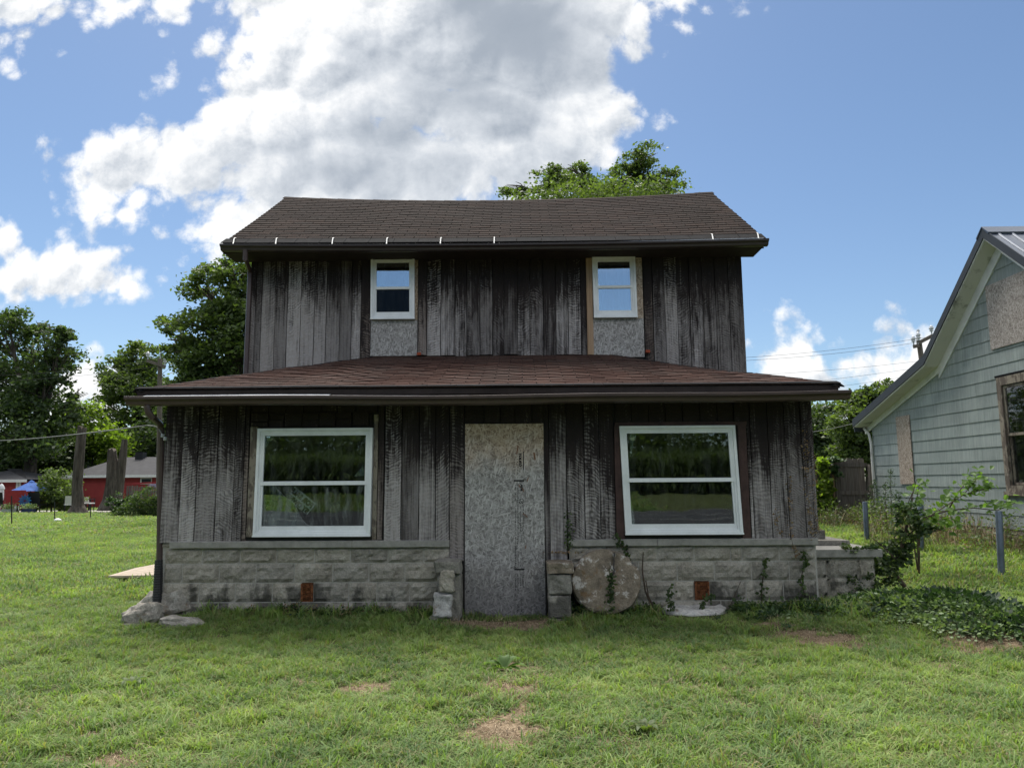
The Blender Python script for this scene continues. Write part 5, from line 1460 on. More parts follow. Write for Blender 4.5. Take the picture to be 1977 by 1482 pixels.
tree('broadleaf_tree', 'dark tree behind the roof of the red house at the left', 'tree',
     [(250, 860, 60, 44), (300, 880, 60, 40), (340, 840, 70, 60), (215, 880, 30, 30), (380, 800, 80, 70), (420, 860, 90, 70)], 58, 18000, .32, M_LEAF_DARK, 300, 16, group=FAR, tr=.3)
tree('broadleaf_tree', 'airy green tree top showing above the roof ridge', 'tree',
     [(998, 365, 32, 18), (1062, 338, 34, 22), (1110, 330, 30, 18), (1098, 362, 60, 22), (1160, 358, 40, 22), (1238, 305, 40, 26), (1215, 335, 40, 22), (1272, 345, 44, 22), (1245, 372, 60, 24), (1150, 400, 160, 40), (1290, 362, 24, 12)], 31, 22000, .15, M_LEAF_MID, 1170, 17, clump=.24, per=70, tr=.3)
tree('broadleaf_tree', 'green tree behind the fence with pale branches against the white cloud', 'tree',
     [(1705, 750, 34, 22), (1665, 775, 40, 28), (1700, 790, 50, 34), (1640, 815, 44, 34), (1690, 840, 50, 40), (1720, 870, 60, 44), (1650, 870, 40, 40)], 34, 20000, .18, M_LEAF_MID, 1680, 18, tr=.3, clump=.22, per=60)
tree('broadleaf_tree', 'darker bluish green tree between the two houses', 'tree',
     [(1600, 800, 40, 26), (1580, 840, 50, 40), (1620, 860, 50, 40), (1590, 890, 60, 30), (1560, 820, 50, 50), (1500, 850, 80, 60)], 44, 16000, .24, M_LEAF_DARK, 1590, 19, tr=.3)
def shrub(name, label, c, rad, n, leaf, lmat, seed, group=None, cat='shrub', stems=6, twig=.012, per=50, clump=.22, blobs=None):
    r = np.random.default_rng(seed); c = Vector(c)
    t_ = thing(name, label, cat, (c.x, c.y, tz(c.x, c.y)), group)
    bl = blobs or [((c.x+r.uniform(-.5, .5)*rad[0], c.y+r.uniform(-.5, .5)*rad[1], tz(c.x, c.y)+rad[2]*r.uniform(.35, .75)), (rad[0]*.62, rad[1]*.62, rad[2]*.45)) for _ in range(6)]
    V_, F_ = leaf_quads(crown_points(bl, n, r, clump, per, .3), leaf, np.array([0, 0, .8]), .65, seed)
    V_[:, 2] = np.maximum(V_[:, 2], terrain(V_[:, 0], V_[:, 1])+.005)
    org = np.array([c.x, c.y, tz(c.x, c.y)]); mobj('foliage', np_mesh('foliage', V_-org, F_), lmat, t_, tuple(org))
    mb = MB()
    for i in range(stems):
        b = bl[i % len(bl)][0]; s_ = Vector((c.x+r.uniform(-.15, .15)*rad[0], c.y, tz(c.x, c.y)-.02)); e = Vector(b)+Vector(r.normal(size=3))*.2*rad[0]
        mb.tube([s_, s_.lerp(e, .5)+Vector((0, 0, .1*rad[2])), e], [twig, twig*.7, twig*.3], 5, cap=False)
    mb.build('stems', M_TWIG, t_, org=org, fix=False)
    return t_
shrub('garden_shrub', 'rounded shrub with yellowish tips right of the blue parasol', (P(122, 970, 38.6).x, 38.6, 0), (1.25, 1.0, 1.9), 5000, .13, M_LEAF_MID, 31)
shrub('garden_shrub', 'low grey green shrub in front of the picket fence by the stump', (P(232, 970, 33).x, 33, 0), (.6, .6, 1.0), 2600, .09, M_LEAF_IVY, 32)
shrub('garden_shrub', 'tangled shrub overgrowing the picket fence beside the dark house', (P(275, 970, 32).x, 32.3, 0), (1.2, .6, 1.2), 4200, .09, M_LEAF_DARK, 33)
shrub('garden_shrub', 'bright shrub behind the blue parasol', (P(88, 950, 43).x, 43, 0), (.8, .8, 2.1), 3000, .14, M_LEAF_YEL, 34)

# ------------------------------------------------------------------ red houses and yard on the left
def simple_house(label, px0, px1, pyE, pyR, Y, roof_in_l, roof_in_r, depth, base_py, clap=.18, ov=.4):
    a, b = P(px0, pyE, Y), P(px1, pyE, Y); ze = a.z; zr_ = P((px0+px1)/2, pyR, Y+depth/2).z
    t_ = thing('red_house', label, 'house', ((a.x+b.x)/2, Y, 0))
    x0, x1 = a.x, b.x
    mb = MB(); mb.box((x0+ov, Y+ov, -.1), (x1-ov, Y+depth, ze-.1)).build('wall', M_RED, t_)
    z = .15
    while z < ze-.12:
        MB().hexa([(x0+ov, Y+ov-.035, z), (x1-ov, Y+ov-.035, z), (x1-ov, Y+ov, z), (x0+ov, Y+ov, z), (x0+ov, Y+ov-.008, z+clap+.01), (x1-ov, Y+ov-.008, z+clap+.01), (x1-ov, Y+ov, z+clap+.01), (x0+ov, Y+ov, z+clap+.01)]).build('clapboard', M_RED, t_)
        z += clap
    rl, rr_ = x0+roof_in_l, x1-roof_in_r; ym = Y+depth/2
    mb = MB(); mb.quadmesh([(x0, Y, ze), (x1, Y, ze), (rr_, ym, zr_), (rl, ym, zr_), (x0, Y+depth+ov, ze), (x1, Y+depth+ov, ze)], [(0, 1, 2, 3), (1, 5, 2), (5, 4, 3, 2), (4, 0, 3)])
    rf = mb.build('roof', M_GROOF, t_)
    MB().box((x0, Y-.03, ze-.16), (x1, Y+.0, ze-.003)).build('fascia', M_FASCIA, t_)
    return t_, rf, ze, zr_, x0, x1
t_, rf, ze, zr_, x0, x1 = simple_house('long red clapboard house with a grey roof and black chimney behind the tree stumps', 123, 420, 917, 882, 44, 1.6, 1.5, 7, 990)
c_ = P(273, 876, 47.3); MB().box((c_.x-.24, 47.0, c_.z-.9), (c_.x+.24, 47.5, c_.z+.1)).build('chimney', M_BLACK, rf)
fr_ = MB().box((P(271, 930, 44.35).x, 44.33, P(280, 934, 44).z), (P(293, 930, 44.35).x, 44.37, P(280, 922, 44).z)).build('window', M_FASCIA, t_)
MB().box((P(273, 930, 44.3).x, 44.31, P(280, 932.5, 44).z), (P(291, 930, 44.3).x, 44.327, P(280, 924, 44).z)).build('pane', M_BLACK, fr_)
c_ = P(170, 905, 45.5); MB().tube([(c_.x, 45.5, c_.z-.6), (c_.x, 45.5, c_.z+.2)], .07, 8).build('vent_pipe', M_BLACK, rf)
t_, rf, ze, zr_, x0, x1 = simple_house('red shed with a low grey hipped roof at the far left edge', -120, 52, 926, 905, 41, 3, 3.0, 5, 990)
MB().box((P(31, 940, 41.3).x, 41.33, 0), (P(39, 940, 41.3).x, 41.36, 1.62)).build('door', M_BLACK, t_)
for px in (32.5, 37.5): MB().box((P(px, 940, 41.3).x-.06, 41.30, 0), (P(px, 940, 41.3).x+.06, 41.325, 1.66)).build('door_trim', M_FASCIA, t_)
# patio sheet
pz = .03
o = MB().box((-34, 37.3, -.1), (-17.5, 41.2, pz)).build('patio', M_PATIO); tag(o, kind='structure')
# dead trunks
def stump(label, pts_px, Y, rads, seed, group='dead tree trunks cut off high'):
    pts = [P(a, b, Y) for a, b in pts_px]; t_ = thing('dead_trunk', label, 'tree stump', (pts[0].x, Y, 0), group)
    mb = MB(); n = 18; first = len(mb.v)
    # dense interpolation with furrows
    P_ = []; R_ = []
    for i in range(len(pts)-1):
        for k in range(5):
            t = k/5; P_.append(pts[i].lerp(pts[i+1], t)); R_.append(rads[i]+(rads[i+1]-rads[i])*t)
    P_.append(pts[-1]); R_.append(rads[-1])
    for p, r_ in zip(P_, R_):
        for k in range(n):
            a = 2*math.pi*k/n; rr2 = r_*(1+.16*mnoise.noise((math.cos(a)*2.2+seed, math.sin(a)*2.2, p.z*.35))+.07*mnoise.noise((math.cos(a)*6+seed, math.sin(a)*6, p.z*.5)))
            mb.v.append(Vector((p.x+math.cos(a)*rr2, p.y+math.sin(a)*rr2, p.z+(random.uniform(-.08, .12) if p is P_[-1] else 0))))
    for i in range(len(P_)-1):
        for k in range(n): mb.f.append((i*n+k, i*n+(k+1) % n, (i+1)*n+(k+1) % n, (i+1)*n+k))
    mb.f.append(tuple((len(P_)-1)*n+k for k in range(n)))
    mb.build('trunk', M_BARK, t_, smooth='auto')
    return t_
stump('tall straight dead trunk standing alone on the left lawn', [(150, 992), (151, 975), (150, 935), (154, 870), (158, 826)], 36, [.50, .27, .22, .22, .20], 1)
t_ = stump('forked dead trunk with two cut off arms before the red house', [(212, 985), (214, 965), (218, 930), (217, 900), (216, 869)], 37, [.62, .42, .34, .28, .19], 2)
pts = [P(a, b, 37.1) for a, b in ((220, 985), (228, 940), (236, 890), (241, 848))]
MB().tube(pts, [.34, .27, .20, .13], 12).build('limb', M_BARK, t_, smooth='auto')
# picket fence and washing behind it
pf = thing('picket_fence', 'short brown picket fence beside the dark house corner on the left', 'fence', (P(280, 960, 33.5).x, 33.5, 0))
for i in range(16):
    px = 246+i*4.6; q = P(px, 940, 33.5); MB().box((q.x-.035, 33.5, 0), (q.x+.035, 33.53, P(px, 938+random.uniform(-1.5, 2), 33.5).z)).build('picket', M_FENCE, pf)
for pz_ in (.5, 1.1): MB().box((P(244, 950, 33.5).x, 33.532, pz_-.04), (P(322, 950, 33.5).x, 33.56, pz_+.04)).build('rail', M_FENCE, pf)
q0, q1 = P(256, 933, 36), P(305, 931, 36)
o = MB().bar(q0, q1, .09, .07).build('red_rail', M_REDC); tag(o, 'faded red rail above the picket fence', 'rail')
mb = MB(); pts = [P(284, 938, 36.2), P(292, 933.5, 36.2), P(309, 933, 36.2), P(309, 941, 36.2), P(300, 941, 36.2), P(296, 938, 36.2)]
o = mb.prism(pts, (0, .03, 0)).build('cloth', M_LILAC); tag(o, 'lilac cloth hanging over the rail beside the dark house', 'cloth')
# parasols
def parasol(px, pyt, pyb, rx_px, Y, m_, label):
    c = P(px, pyt, Y); zb = P(px, pyb, Y).z; r_ = rx_px/FPX*Y; n = 8
    t_ = thing('parasol', label, 'parasol', (c.x, Y, pz))
    MB().tube([(c.x, Y, pz), (c.x, Y, c.z+.05)], .03, 8).build('pole', M_BLACK, t_)
    mb = MB(); rings = []
    for (f_, s_) in ((.03, 0), (.35, .30), (.7, .66), (1.0, 1.0)):
        row = []
        for k in range(n*2):
            a = 2*math.pi*k/(n*2)+.2; sc_ = 1.0 if k % 2 == 0 else .955
            zz = c.z-(c.z-zb)*s_+(0.0 if k % 2 == 0 else -.03*f_)
            if f_ == 1.0: zz += (-.0 if k % 2 == 0 else +.05)
            row.append(len(mb.v)); mb.v.append(Vector((c.x+math.cos(a)*r_*f_*sc_, Y+math.sin(a)*r_*f_*sc_, zz)))
        rings.append(row)
    for a, b in zip(rings[:-1], rings[1:]):
        for k in range(n*2): mb.f.append((a[k], a[(k+1) % (n*2)], b[(k+1) % (n*2)], b[k]))
    mb.f.append(tuple(rings[0]))
    mb.build('canopy', m_, t_)
    mb = MB(); mb.lathe((c.x, Y, c.z-.05), [(.16, 0), (.12, .05), (.03, .11), (0, .12)], 8); mb.build('vent_cap', m_, t_)
    for k in range(n):
        a = 2*math.pi*k/n+.2; MB().tube([(c.x+math.cos(a)*.05, Y+math.sin(a)*.05, c.z-.06), (c.x+math.cos(a)*r_*.98, Y+math.sin(a)*r_*.98, zb-.01)], .012, 4).build('rib', M_BLACK, t_)
    MB().lathe((c.x, Y, pz), [(.3, 0), (.3, .06), (.08, .12), (.05, .3), (0, .3)], 12).build('base', M_BLACK, t_)
parasol(61, 929, 948, 36, 38.2, M_BLUE, 'open blue parasol on the patio before the red shed')
c = P(3, 937, 39); t_ = thing('parasol', 'folded white parasol at the far left edge', 'parasol', (c.x, 39, pz))
MB().tube([(c.x, 39, pz), (c.x, 39, c.z+.1)], .03, 8).build('pole', M_FASCIA, t_)
MB().lathe((c.x, 39, c.z-.95), [(.10, 0), (.15, .3), (.13, .72), (.17, .78), (.12, .93), (.03, 1.05), (0, 1.06)], 12).build('canopy', M_WHITEC, t_)
# chairs
def chair(px, Y, m_, label, w_=.6, h_=.95, rz=0, sling=True, group=None):
    x = P(px, 970, Y).x; t_ = thing('garden_chair', label, 'chair', (x, Y, pz), group)
    def bx_(name, a, b, m2=m_):
        return MB().box(tuple(np.array(a)+[x, Y, pz]), tuple(np.array(b)+[x, Y, pz])).build(name, m2, t_)
    bx_('seat', (-w_/2, -.28, .38), (w_/2, .28, .43)); 
    MB().hexa([(x-w_/2, Y-.30, pz+.44), (x+w_/2, Y-.30, pz+.44), (x+w_/2, Y-.27, pz+.44), (x-w_/2, Y-.27, pz+.44), (x-w_/2, Y-.42, pz+h_), (x+w_/2, Y-.42, pz+h_), (x+w_/2, Y-.39, pz+h_), (x-w_/2, Y-.39, pz+h_)]).build('backrest', m_, t_)
    for sx in (-1, 1):
        for sy in (-.26, .24): bx_('leg', (sx*(w_/2-.02)-.02, sy-.02, 0), (sx*(w_/2-.02)+.02, sy+.02, .379), M_BLACK)
        bx_('armrest', (sx*w_/2-.03, -.28, .62), (sx*w_/2+.03, .26, .65), M_BLACK); bx_('arm_post', (sx*w_/2-.02, .20, .431), (sx*w_/2+.02, .24, .619), M_BLACK)
    t_.rotation_euler.z = rz
    return t_
GC = 'garden chairs on the patio'
chair(37, 37.6, M_REDC, 'red garden chair left of the blue pinwheel', .95, 1.15, R(8), group=GC)
chair(75, 37.8, M_BLACK, 'black garden chair beside the lime covered table', .62, 1.05, R(-6), group=GC)
chair(2, 37.7, M_BLACK, 'black garden chair at the far left edge', .62, 1.05, 0, group=GC)
q = P(131, 966, 37.6); c_ = chair(131, 37.6, M_WHITEP, 'white tilted garden chair left of the straight dead trunk', .3, .85, R(35), group=GC)
for px, lab in ((165, 'left white garden chair of the pair right of the straight trunk'), (174, 'right white garden chair of the pair right of the straight trunk')): chair(px, 40.4, M_WHITEP, lab, .22, .75, 0, group=GC)
# table
x = P(70, 970, 38.7).x; t_ = thing('patio_table', 'patio table under a lime green cloth below the blue parasol', 'table', (x, 38.7, pz))
MB().box((x-1.0, 38.5, pz+.72), (x+1.0, 39.3, pz+.75)).build('tabletop', M_BLACK, t_)
for sx in (-.9, .9):
    for sy in (38.58, 39.2): MB().box((x+sx-.03, sy-.03, pz), (x+sx+.03, sy+.03, pz+.719)).build('leg', M_BLACK, t_)
o = MB().box((x-1.02, 38.48, pz+.62), (x+1.02, 38.495, pz+.76)).box((x-1.02, 38.495, pz+.752), (x+1.02, 39.32, pz+.762)).build('tablecloth', M_LIME); tag(o, 'lime green cloth on the patio table', 'tablecloth')
# pinwheel
c = P(48, 966.5, 37.2); t_ = thing('pinwheel', 'large blue garden pinwheel by the red chair', 'pinwheel', (c.x, 37.2, 0))
MB().tube([(c.x, 37.22, 0), (c.x, 37.22, c.z)], .012, 6).build('stake', M_BLACK, t_)
for k in range(12):
    a = 2*math.pi*k/12; d = Vector((math.cos(a), 0, math.sin(a))); s_ = Vector((-d.z, 0, d.x))
    MB().prism([c+d*.04, c+d*.22+s_*.07, c+d*.36+s_*.02, c+d*.24-s_*.03], (0, .012, 0)).build('blade', M_TEAL, t_)
# planters
for (px, m_, lab) in ((17, M_CRATE, 'pale planter box with flowers at the left patio edge'), (55, M_BLUEPOT, 'dark blue flower pot at the patio edge below the parasol')):
    q = P(px, 985, 36.9); t_ = thing('planter', lab, 'planter', (q.x, 36.9, 0), 'planters at the patio edge')
    MB().box((q.x-.28, 36.75, 0), (q.x+.28, 37.05, .26)).build('pot', m_, t_)
    r = np.random.default_rng(px); V_, F_ = leaf_quads(np.array([q.x, 36.9, .36])+r.normal(size=(320, 3))*[.17, .12, .08], .07, None, .7, px)
    mobj('flowers', np_mesh('flowers', V_-np.array([q.x, 36.9, .3]), F_), M_LEAF_MOUND, t_, (q.x, 36.9, .3))
# wire fence stakes and the white ball in the lawn
for (px, pt, pb, lab) in ((23, 957, 1016, 'left of three thin dark fence stakes on the left lawn'), (106, 968, 1008, 'middle of three thin dark fence stakes, beside the white ball'), (175, 975, 1003, 'right of three thin dark fence stakes on the left lawn')):
    b = G(px, pb); t = P(px-.5, pt, b.y); o = MB().tube([(b.x, b.y, -.1), (t.x, b.y, t.z)], .022, 6).build('fence_stake', M_STAKE); tag(o, lab, 'stake', 'fence stakes on the left lawn')
b = G(111, 1009); o = MB().lathe((b.x, b.y, 0), [(.0, 0), (.10, .0), (.14, .06), (.12, .13), (.05, .17), (0, .175)], 14).build('ball', M_WHITEP, None, smooth='auto'); tag(o, 'small white dome lying on the lawn by the middle stake', 'ball')

# ------------------------------------------------------------------ utility poles and wires
def pole(px, pyt, Y, label, arm_px, tilt=0, up=1.0):
    t = P(px, pyt, Y); t_ = thing('utility_pole', label, 'utility pole', (t.x, Y, 0), None)
    MB().tube([(t.x-tilt*t.z, Y, -.2), (t.x, Y, t.z)], [.13, .10], 10).build('pole', M_POLE, t_, smooth='auto')
    for (ax, ay, bx_, by_) in arm_px:
        a, b = P(ax, ay, Y-.14), P(bx_, by_, Y-.14); MB().bar(a, b, .12, .14).build('crossarm', M_POLE, t_)
        for k in (0.03, .97) if abs(ax-bx_) > 6 else (.9,):
            p = a.lerp(b, k)+Vector((0, 0, .07)); MB().lathe(p, [(.03, 0), (.03, .12), (.085, .14), (.06, .20), (.10, .24), (.06, .34), (0, .38)], 10).build('insulator', M_PORC, t_)
    p = Vector((t.x, Y, t.z)); MB().lathe(p, [(.02, 0), (.02, .35), (.07, .37), (.05, .45), (0, .47)], 8).build('insulator', M_PORC, t_)
    return t
pole(309, 693, 34, 'utility pole with a crossarm in front of the round tree on the left', [(284, 696, 319, 708)], -.05)
pole(1774, 657, 30, 'utility pole poking above the neighbour roof line at the right', [(1764, 669, 1774, 667), (1773, 662, 1800, 648)], -.06)
W_G = 'overhead wires behind the dark house'
for (pts, Y, lab) in (([(-60, 727), (300, 695)], 34, 'upper wire of the pair left of the pole on the left'), ([(-60, 738), (318, 705)], 34, 'lower wire of the pair left of the pole on the left'),
                      ([(318, 692), (620, 745)], 34, 'wire sloping right from the left utility pole'), ([(312, 722), (420, 790)], 34, 'pale guy wire from the left utility pole'),
                      ([(1380, 693), (1800, 649)], 32, 'topmost wire across the blue gap between the houses'), ([(1380, 698), (1776, 660)], 31, 'second wire across the blue gap between the houses'),
                      ([(1400, 726), (1860, 686)], 36, 'third wire across the blue gap between the houses'), ([(1400, 752), (1870, 694)], 37, 'fourth wire across the blue gap between the houses'), ([(1400, 770), (1880, 705)], 38, 'lowest wire across the blue gap between the houses')):
    a, b = P(*pts[0], Y), P(*pts[1], Y); o = MB().tube(catenary(a, b, .15, 12), .007, 5).build('overhead_wire', M_WIRE_D, None, fix=False); tag(o, lab, 'wire', W_G)
a, b = P(1655, 815, yE+.3), P(1500, 836, 26); o = MB().tube(catenary(a, b, .1, 12), .008, 5).build('service_cable', M_WIRE, None, fix=False); tag(o, 'service cable running from the green house eave to the left', 'cable')

# ------------------------------------------------------------------ scattered vegetation (geometry nodes instancing)
def scatter(name, label_unused, pts, rot, scl, src, kind='stuff'):
    me = bpy.data.meshes.new(name); me.vertices.add(len(pts)); me.vertices.foreach_set('co', np.asarray(pts, np.float32).ravel())
    a = me.attributes.new('rot', 'FLOAT_VECTOR', 'POINT'); a.data.foreach_set('vector', np.asarray(rot, np.float32).ravel())
    a = me.attributes.new('scl', 'FLOAT_VECTOR', 'POINT'); a.data.foreach_set('vector', np.asarray(scl, np.float32).ravel())
    o = bpy.data.objects.new(name, me); reg(o, (0, 0, 0), None); o['kind'] = kind
    ng = bpy.data.node_groups.new('scatter', 'GeometryNodeTree')
    ng.interface.new_socket('Geometry', in_out='INPUT', socket_type='NodeSocketGeometry'); ng.interface.new_socket('Geometry', in_out='OUTPUT', socket_type='NodeSocketGeometry')
    gi = ng.nodes.new('NodeGroupInput'); go = ng.nodes.new('NodeGroupOutput'); ip = ng.nodes.new('GeometryNodeInstanceOnPoints')
    oi = ng.nodes.new('GeometryNodeObjectInfo'); oi.inputs[0].default_value = src; oi.inputs['As Instance'].default_value = True
    nr = ng.nodes.new('GeometryNodeInputNamedAttribute'); nr.data_type = 'FLOAT_VECTOR'; nr.inputs[0].default_value = 'rot'
    ns = ng.nodes.new('GeometryNodeInputNamedAttribute'); ns.data_type = 'FLOAT_VECTOR'; ns.inputs[0].default_value = 'scl'
    er = ng.nodes.new('FunctionNodeEulerToRotation'); L_ = ng.links.new
    L_(gi.outputs[0], ip.inputs['Points']); L_(oi.outputs['Geometry'], ip.inputs['Instance']); L_(nr.outputs[0], er.inputs[0]); L_(er.outputs[0], ip.inputs['Rotation']); L_(ns.outputs[0], ip.inputs['Scale']); L_(ip.outputs[0], go.inputs[0])
    md = o.modifiers.new('scatter', 'NODES'); md.node_group = ng
    return o
def src_obj(name, V_, F_, m_):
    me = np_mesh(name, V_, F_); me.materials.append(m_); return bpy.data.objects.new(name, me)     # never linked: only instanced
def blades(n, rad, h, w_, seed, lean=.5, m_=M_GRASS, name='tuft', hv=.5):
    r = np.random.default_rng(seed); V_ = []; F_ = []
    for i in range(n):
        a = r.uniform(0, 2*math.pi); q = rad*math.sqrt(r.uniform()); x, y = q*math.cos(a), q*math.sin(a)
        hh = h*r.uniform(1-hv, 1+hv*.6); ww = w_*r.uniform(.7, 1.3); ph = r.uniform(0, 2*math.pi); le = lean*r.uniform(.3, 1.5)
        dx_, dy_ = math.cos(ph), math.sin(ph); sx, sy = -dy_*ww/2, dx_*ww/2; b = len(V_)
        for (t, k) in ((0, 1), (.38, .85), (.75, .55)):
            l_ = le*hh*t*t; z = hh*t*(1-.25*le*t)
            V_ += [(x+dx_*l_+sx*k, y+dy_*l_+sy*k, z), (x+dx_*l_-sx*k, y+dy_*l_-sy*k, z)]
        l_ = le*hh; zt_ = hh*(1-.35*le); V_ += [(x+dx_*l_+sx*.08, y+dy_*l_+sy*.08, zt_), (x+dx_*l_-sx*.08, y+dy_*l_-sy*.08, zt_)]
        for k in range(3): F_.append((b+2*k, b+2*k+1, b+2*k+3, b+2*k+2))
    return src_obj(name, V_, F_, m_)
def in_view(x, y, margin=.32):
    X_ = np.stack([x, y, np.full_like(x, 0)], 1)-np.array(EYE); f_, r_ = np.array(fwd), np.array(crt)
    d = X_@f_; return (d > 1.0) & (np.abs(X_@r_)/np.maximum(d, .1) < .5*1977/FPX+margin)
def house_mask(x, y):     # True where grass may grow
    inside = (x > XL-.02) & (x < XR+.02) & (y > YF+.0) & (y < YB+.1)
    stoop = (x > XR-.1) & (x < xs1) & (y > ys_-.02) & (y < ys_+1.3)
    ghs = (x > XG-.02) & (y < yE+.1)
    pat = (x < -17.4) & (y > 37.3) & (y < 41.3)
    hatch = (x > -6.1) & (x < -3.9) & (y > 11.0) & (y < 12.0)
    out = ~(inside | stoop | ghs | pat | hatch)
    for (cx_, cy_, rx_, ry_) in CLEAR: out &= np.hypot((x-cx_)/rx_, (y-cy_)/ry_) > 1
    return out
CLEAR = []
for (px, py, rx_, ry_) in ((318, 1200, .30, .16), (277, 1210, .16, .10), (350, 1212, .2, .10), (1341, 1196, .42, .30), (1157, 1192, .12, .1), (1172, 1185, .36, .2)):
    g_ = G(px, py); CLEAR.append((g_.x, g_.y, rx_, ry_))
def lawn(x0, x1, y0, y1, dens, seed, thin_bare=True):
    r = np.random.default_rng(seed); n = int((x1-x0)*(y1-y0)*dens); x = r.uniform(x0, x1, n); y = r.uniform(y0, y1, n)
    k = in_view(x, y) & house_mask(x, y); x, y = x[k], y[k]
    if thin_bare:
        b = bare_mask(x, y); k = r.uniform(size=len(x)) > b*1.12; x, y = x[k], y[k]
    return x, y
def mk_scatter(name, x, y, srcs, smin, smax, seed, hfun=None, tiltmax=.25):
    if name != 'corn_field': kq = house_mask(x, y) | (name == 'leaf_litter'); x, y = x[kq], y[kq]
    r = np.random.default_rng(seed); z = terrain(x, y); pick = r.integers(0, len(srcs), len(x))
    s_ = r.uniform(smin, smax, len(x)); h_ = np.ones(len(x)) if hfun is None else hfun(x, y)
    for i, s0 in enumerate(srcs):
        k = pick == i
        rot = np.stack([r.uniform(-tiltmax, tiltmax, k.sum()), r.uniform(-tiltmax, tiltmax, k.sum()), r.uniform(0, 6.283, k.sum())], 1)
        scatter(name, '', np.stack([x[k], y[k], z[k]-.004], 1), rot, np.stack([s_[k], s_[k], s_[k]*h_[k]], 1), s0)
def leafclump(n, rad, h, leaf, seed, m_, name):
    r = np.random.default_rng(seed); C_ = r.normal(size=(n, 3))*[rad*.5, rad*.5, h*.28]+[0, 0, h*.5]; C_[:, 2] = np.abs(C_[:, 2])
    V_, F_ = leaf_quads(C_, leaf, np.array([0, 0, 2.0]), .75, seed); return src_obj(name, V_, F_, m_)
def hgt(x, y):
    n1 = np.array([mnoise.noise((a*1.3, b*1.3, 7)) for a, b in zip(x, y)]); n2 = np.array([mnoise.noise((a*4, b*4, 2)) for a, b in zip(x, y)])
    return np.clip(1+.55*n1+.55*n2, .45, 1.9)
tA = blades(34, .08, .052, .0062, 1, 1.0); tB = blades(30, .07, .062, .0070, 2, 1.3); tC = blades(28, .08, .042, .006, 3, 1.3); tD = blades(18, .05, .095, .008, 4, .8)
x, y = lawn(-9.5, 10.5, 2.6, 9.2, 300, 101); mk_scatter('lawn_grass', x, y, [tA, tB, tC], .75, 1.25, 102, hgt)
x, y = lawn(-7.5, 7.5, 3.0, 9.2, 60, 103)
cl_ = np.array([mnoise.noise((a*1.7, b*1.7, 21)) for a, b in zip(x, y)]); k = cl_ > .10; mk_scatter('lawn_grass', x[k], y[k], [tD], .6, 1.15, 104)
clv = leafclump(20, .09, .035, .022, 12, M_LEAF_LIGHT, 'clover'); x, y = lawn(-7, 7, 3.0, 8.5, 30, 113)
cl_ = np.array([mnoise.noise((a*1.2, b*1.2, 31)) for a, b in zip(x, y)]); k = cl_ > .12; mk_scatter('clover', x[k], y[k], [clv], .7, 1.2, 114)
# long tufts against the foundation and round the stones
r = np.random.default_rng(55); n = 900; x = r.uniform(XL-.5, XR+2.4, n); y = YF-.04-np.abs(r.normal(0, .16, n)); k = ((x < DX0-.3) | (x > DX1+.3)) & (r.uniform(size=n) < .35+.65*sstep(x, -1.5, 0)*1.0); mk_scatter('tall_grass', x[k], y[k], [tD, tB], 1.0, 1.7, 105)
x, y = lawn(-19, 13, 9.2, 21, 110, 106); mA = blades(26, .13, .07, .012, 5, .9); mB_ = blades(26, .13, .055, .013, 6, 1.0); mk_scatter('lawn_grass', x, y, [mA, mB_], .9, 1.4, 107, hgt)
x, y = lawn(-34, -5, 21, 44, 42, 108, False); fA = blades(26, .24, .075, .026, 7, .9); mk_scatter('lawn_grass', x, y, [fA], .9, 1.5, 109)
x, y = lawn(4, 14, 20, 30, 30, 118, False); mk_scatter('lawn_grass', x, y, [fA], .9, 1.5, 119)
# dry straw over the worn patches
sA = blades(30, .10, .024, .0035, 8, 1.6, M_STRAW, 'straw', .6)
n = 26000; r = np.random.default_rng(66); x = r.uniform(-6, 8, n); y = r.uniform(3.2, 10.5, n); k = in_view(x, y) & house_mask(x, y); x, y = x[k], y[k]; b = bare_mask(x, y); k = r.uniform(size=len(x)) < b*.75; mk_scatter('straw', x[k], y[k], [sA], .7, 1.3, 110, None, .5)
# leafy clumps

iv1 = leafclump(34, .10, .14, .045, 1, M_LEAF_IVY, 'ivy'); iv2 = leafclump(26, .12, .10, .05, 2, M_LEAF_IVY, 'ivy'); mo = leafclump(24, .10, .07, .042, 3, M_LEAF_MOUND, 'mound'); ld = leafclump(26, .12, .16, .035, 4, M_LEAF_DRY, 'dry'); dk = leafclump(34, .12, .16, .05, 6, M_LEAF_DARK, 'dk')
def strip(n, x0, x1, ymean, ysig, seed): r = np.random.default_rng(seed); return r.uniform(x0, x1, n), ymean-np.abs(r.normal(0, ysig, n))
x, y = strip(70, -2.9, -1.0, YF-.05, .08, 201); mk_scatter('ground_cover', x, y, [ld, iv2, dk], .4, .8, 202)
x, y = strip(90, .5, 1.6, YF-.08, .10, 203); mk_scatter('ground_cover', x, y, [iv1, dk], .4, .95, 204)
x, y = strip(130, 1.5, 3.1, YF-.05, .15, 205); mk_scatter('ground_cover', x, y, [iv1, iv2, dk], .5, 1.1, 206)
x, y = strip(260, 2.2, 4.6, YF+.15, .35, 207); k = ~((x < XR+.1) & (y > YF-.03)); mk_scatter('ground_cover', x[k], y[k], [iv1, iv2, mo], .5, 1.1, 208)
r = np.random.default_rng(209); n = 1500; u_ = r.normal(0, .75, n); v_ = r.normal(0, .30, n); x = 4.12+.3*u_+.954*v_; y = 7.2-.954*u_+.3*v_; k = (terrain(x, y) > .07) & (x > 3.0); mk_scatter('ground_cover', x[k], y[k], [mo, mo, mo, mo, iv2], .6, 1.15, 210)
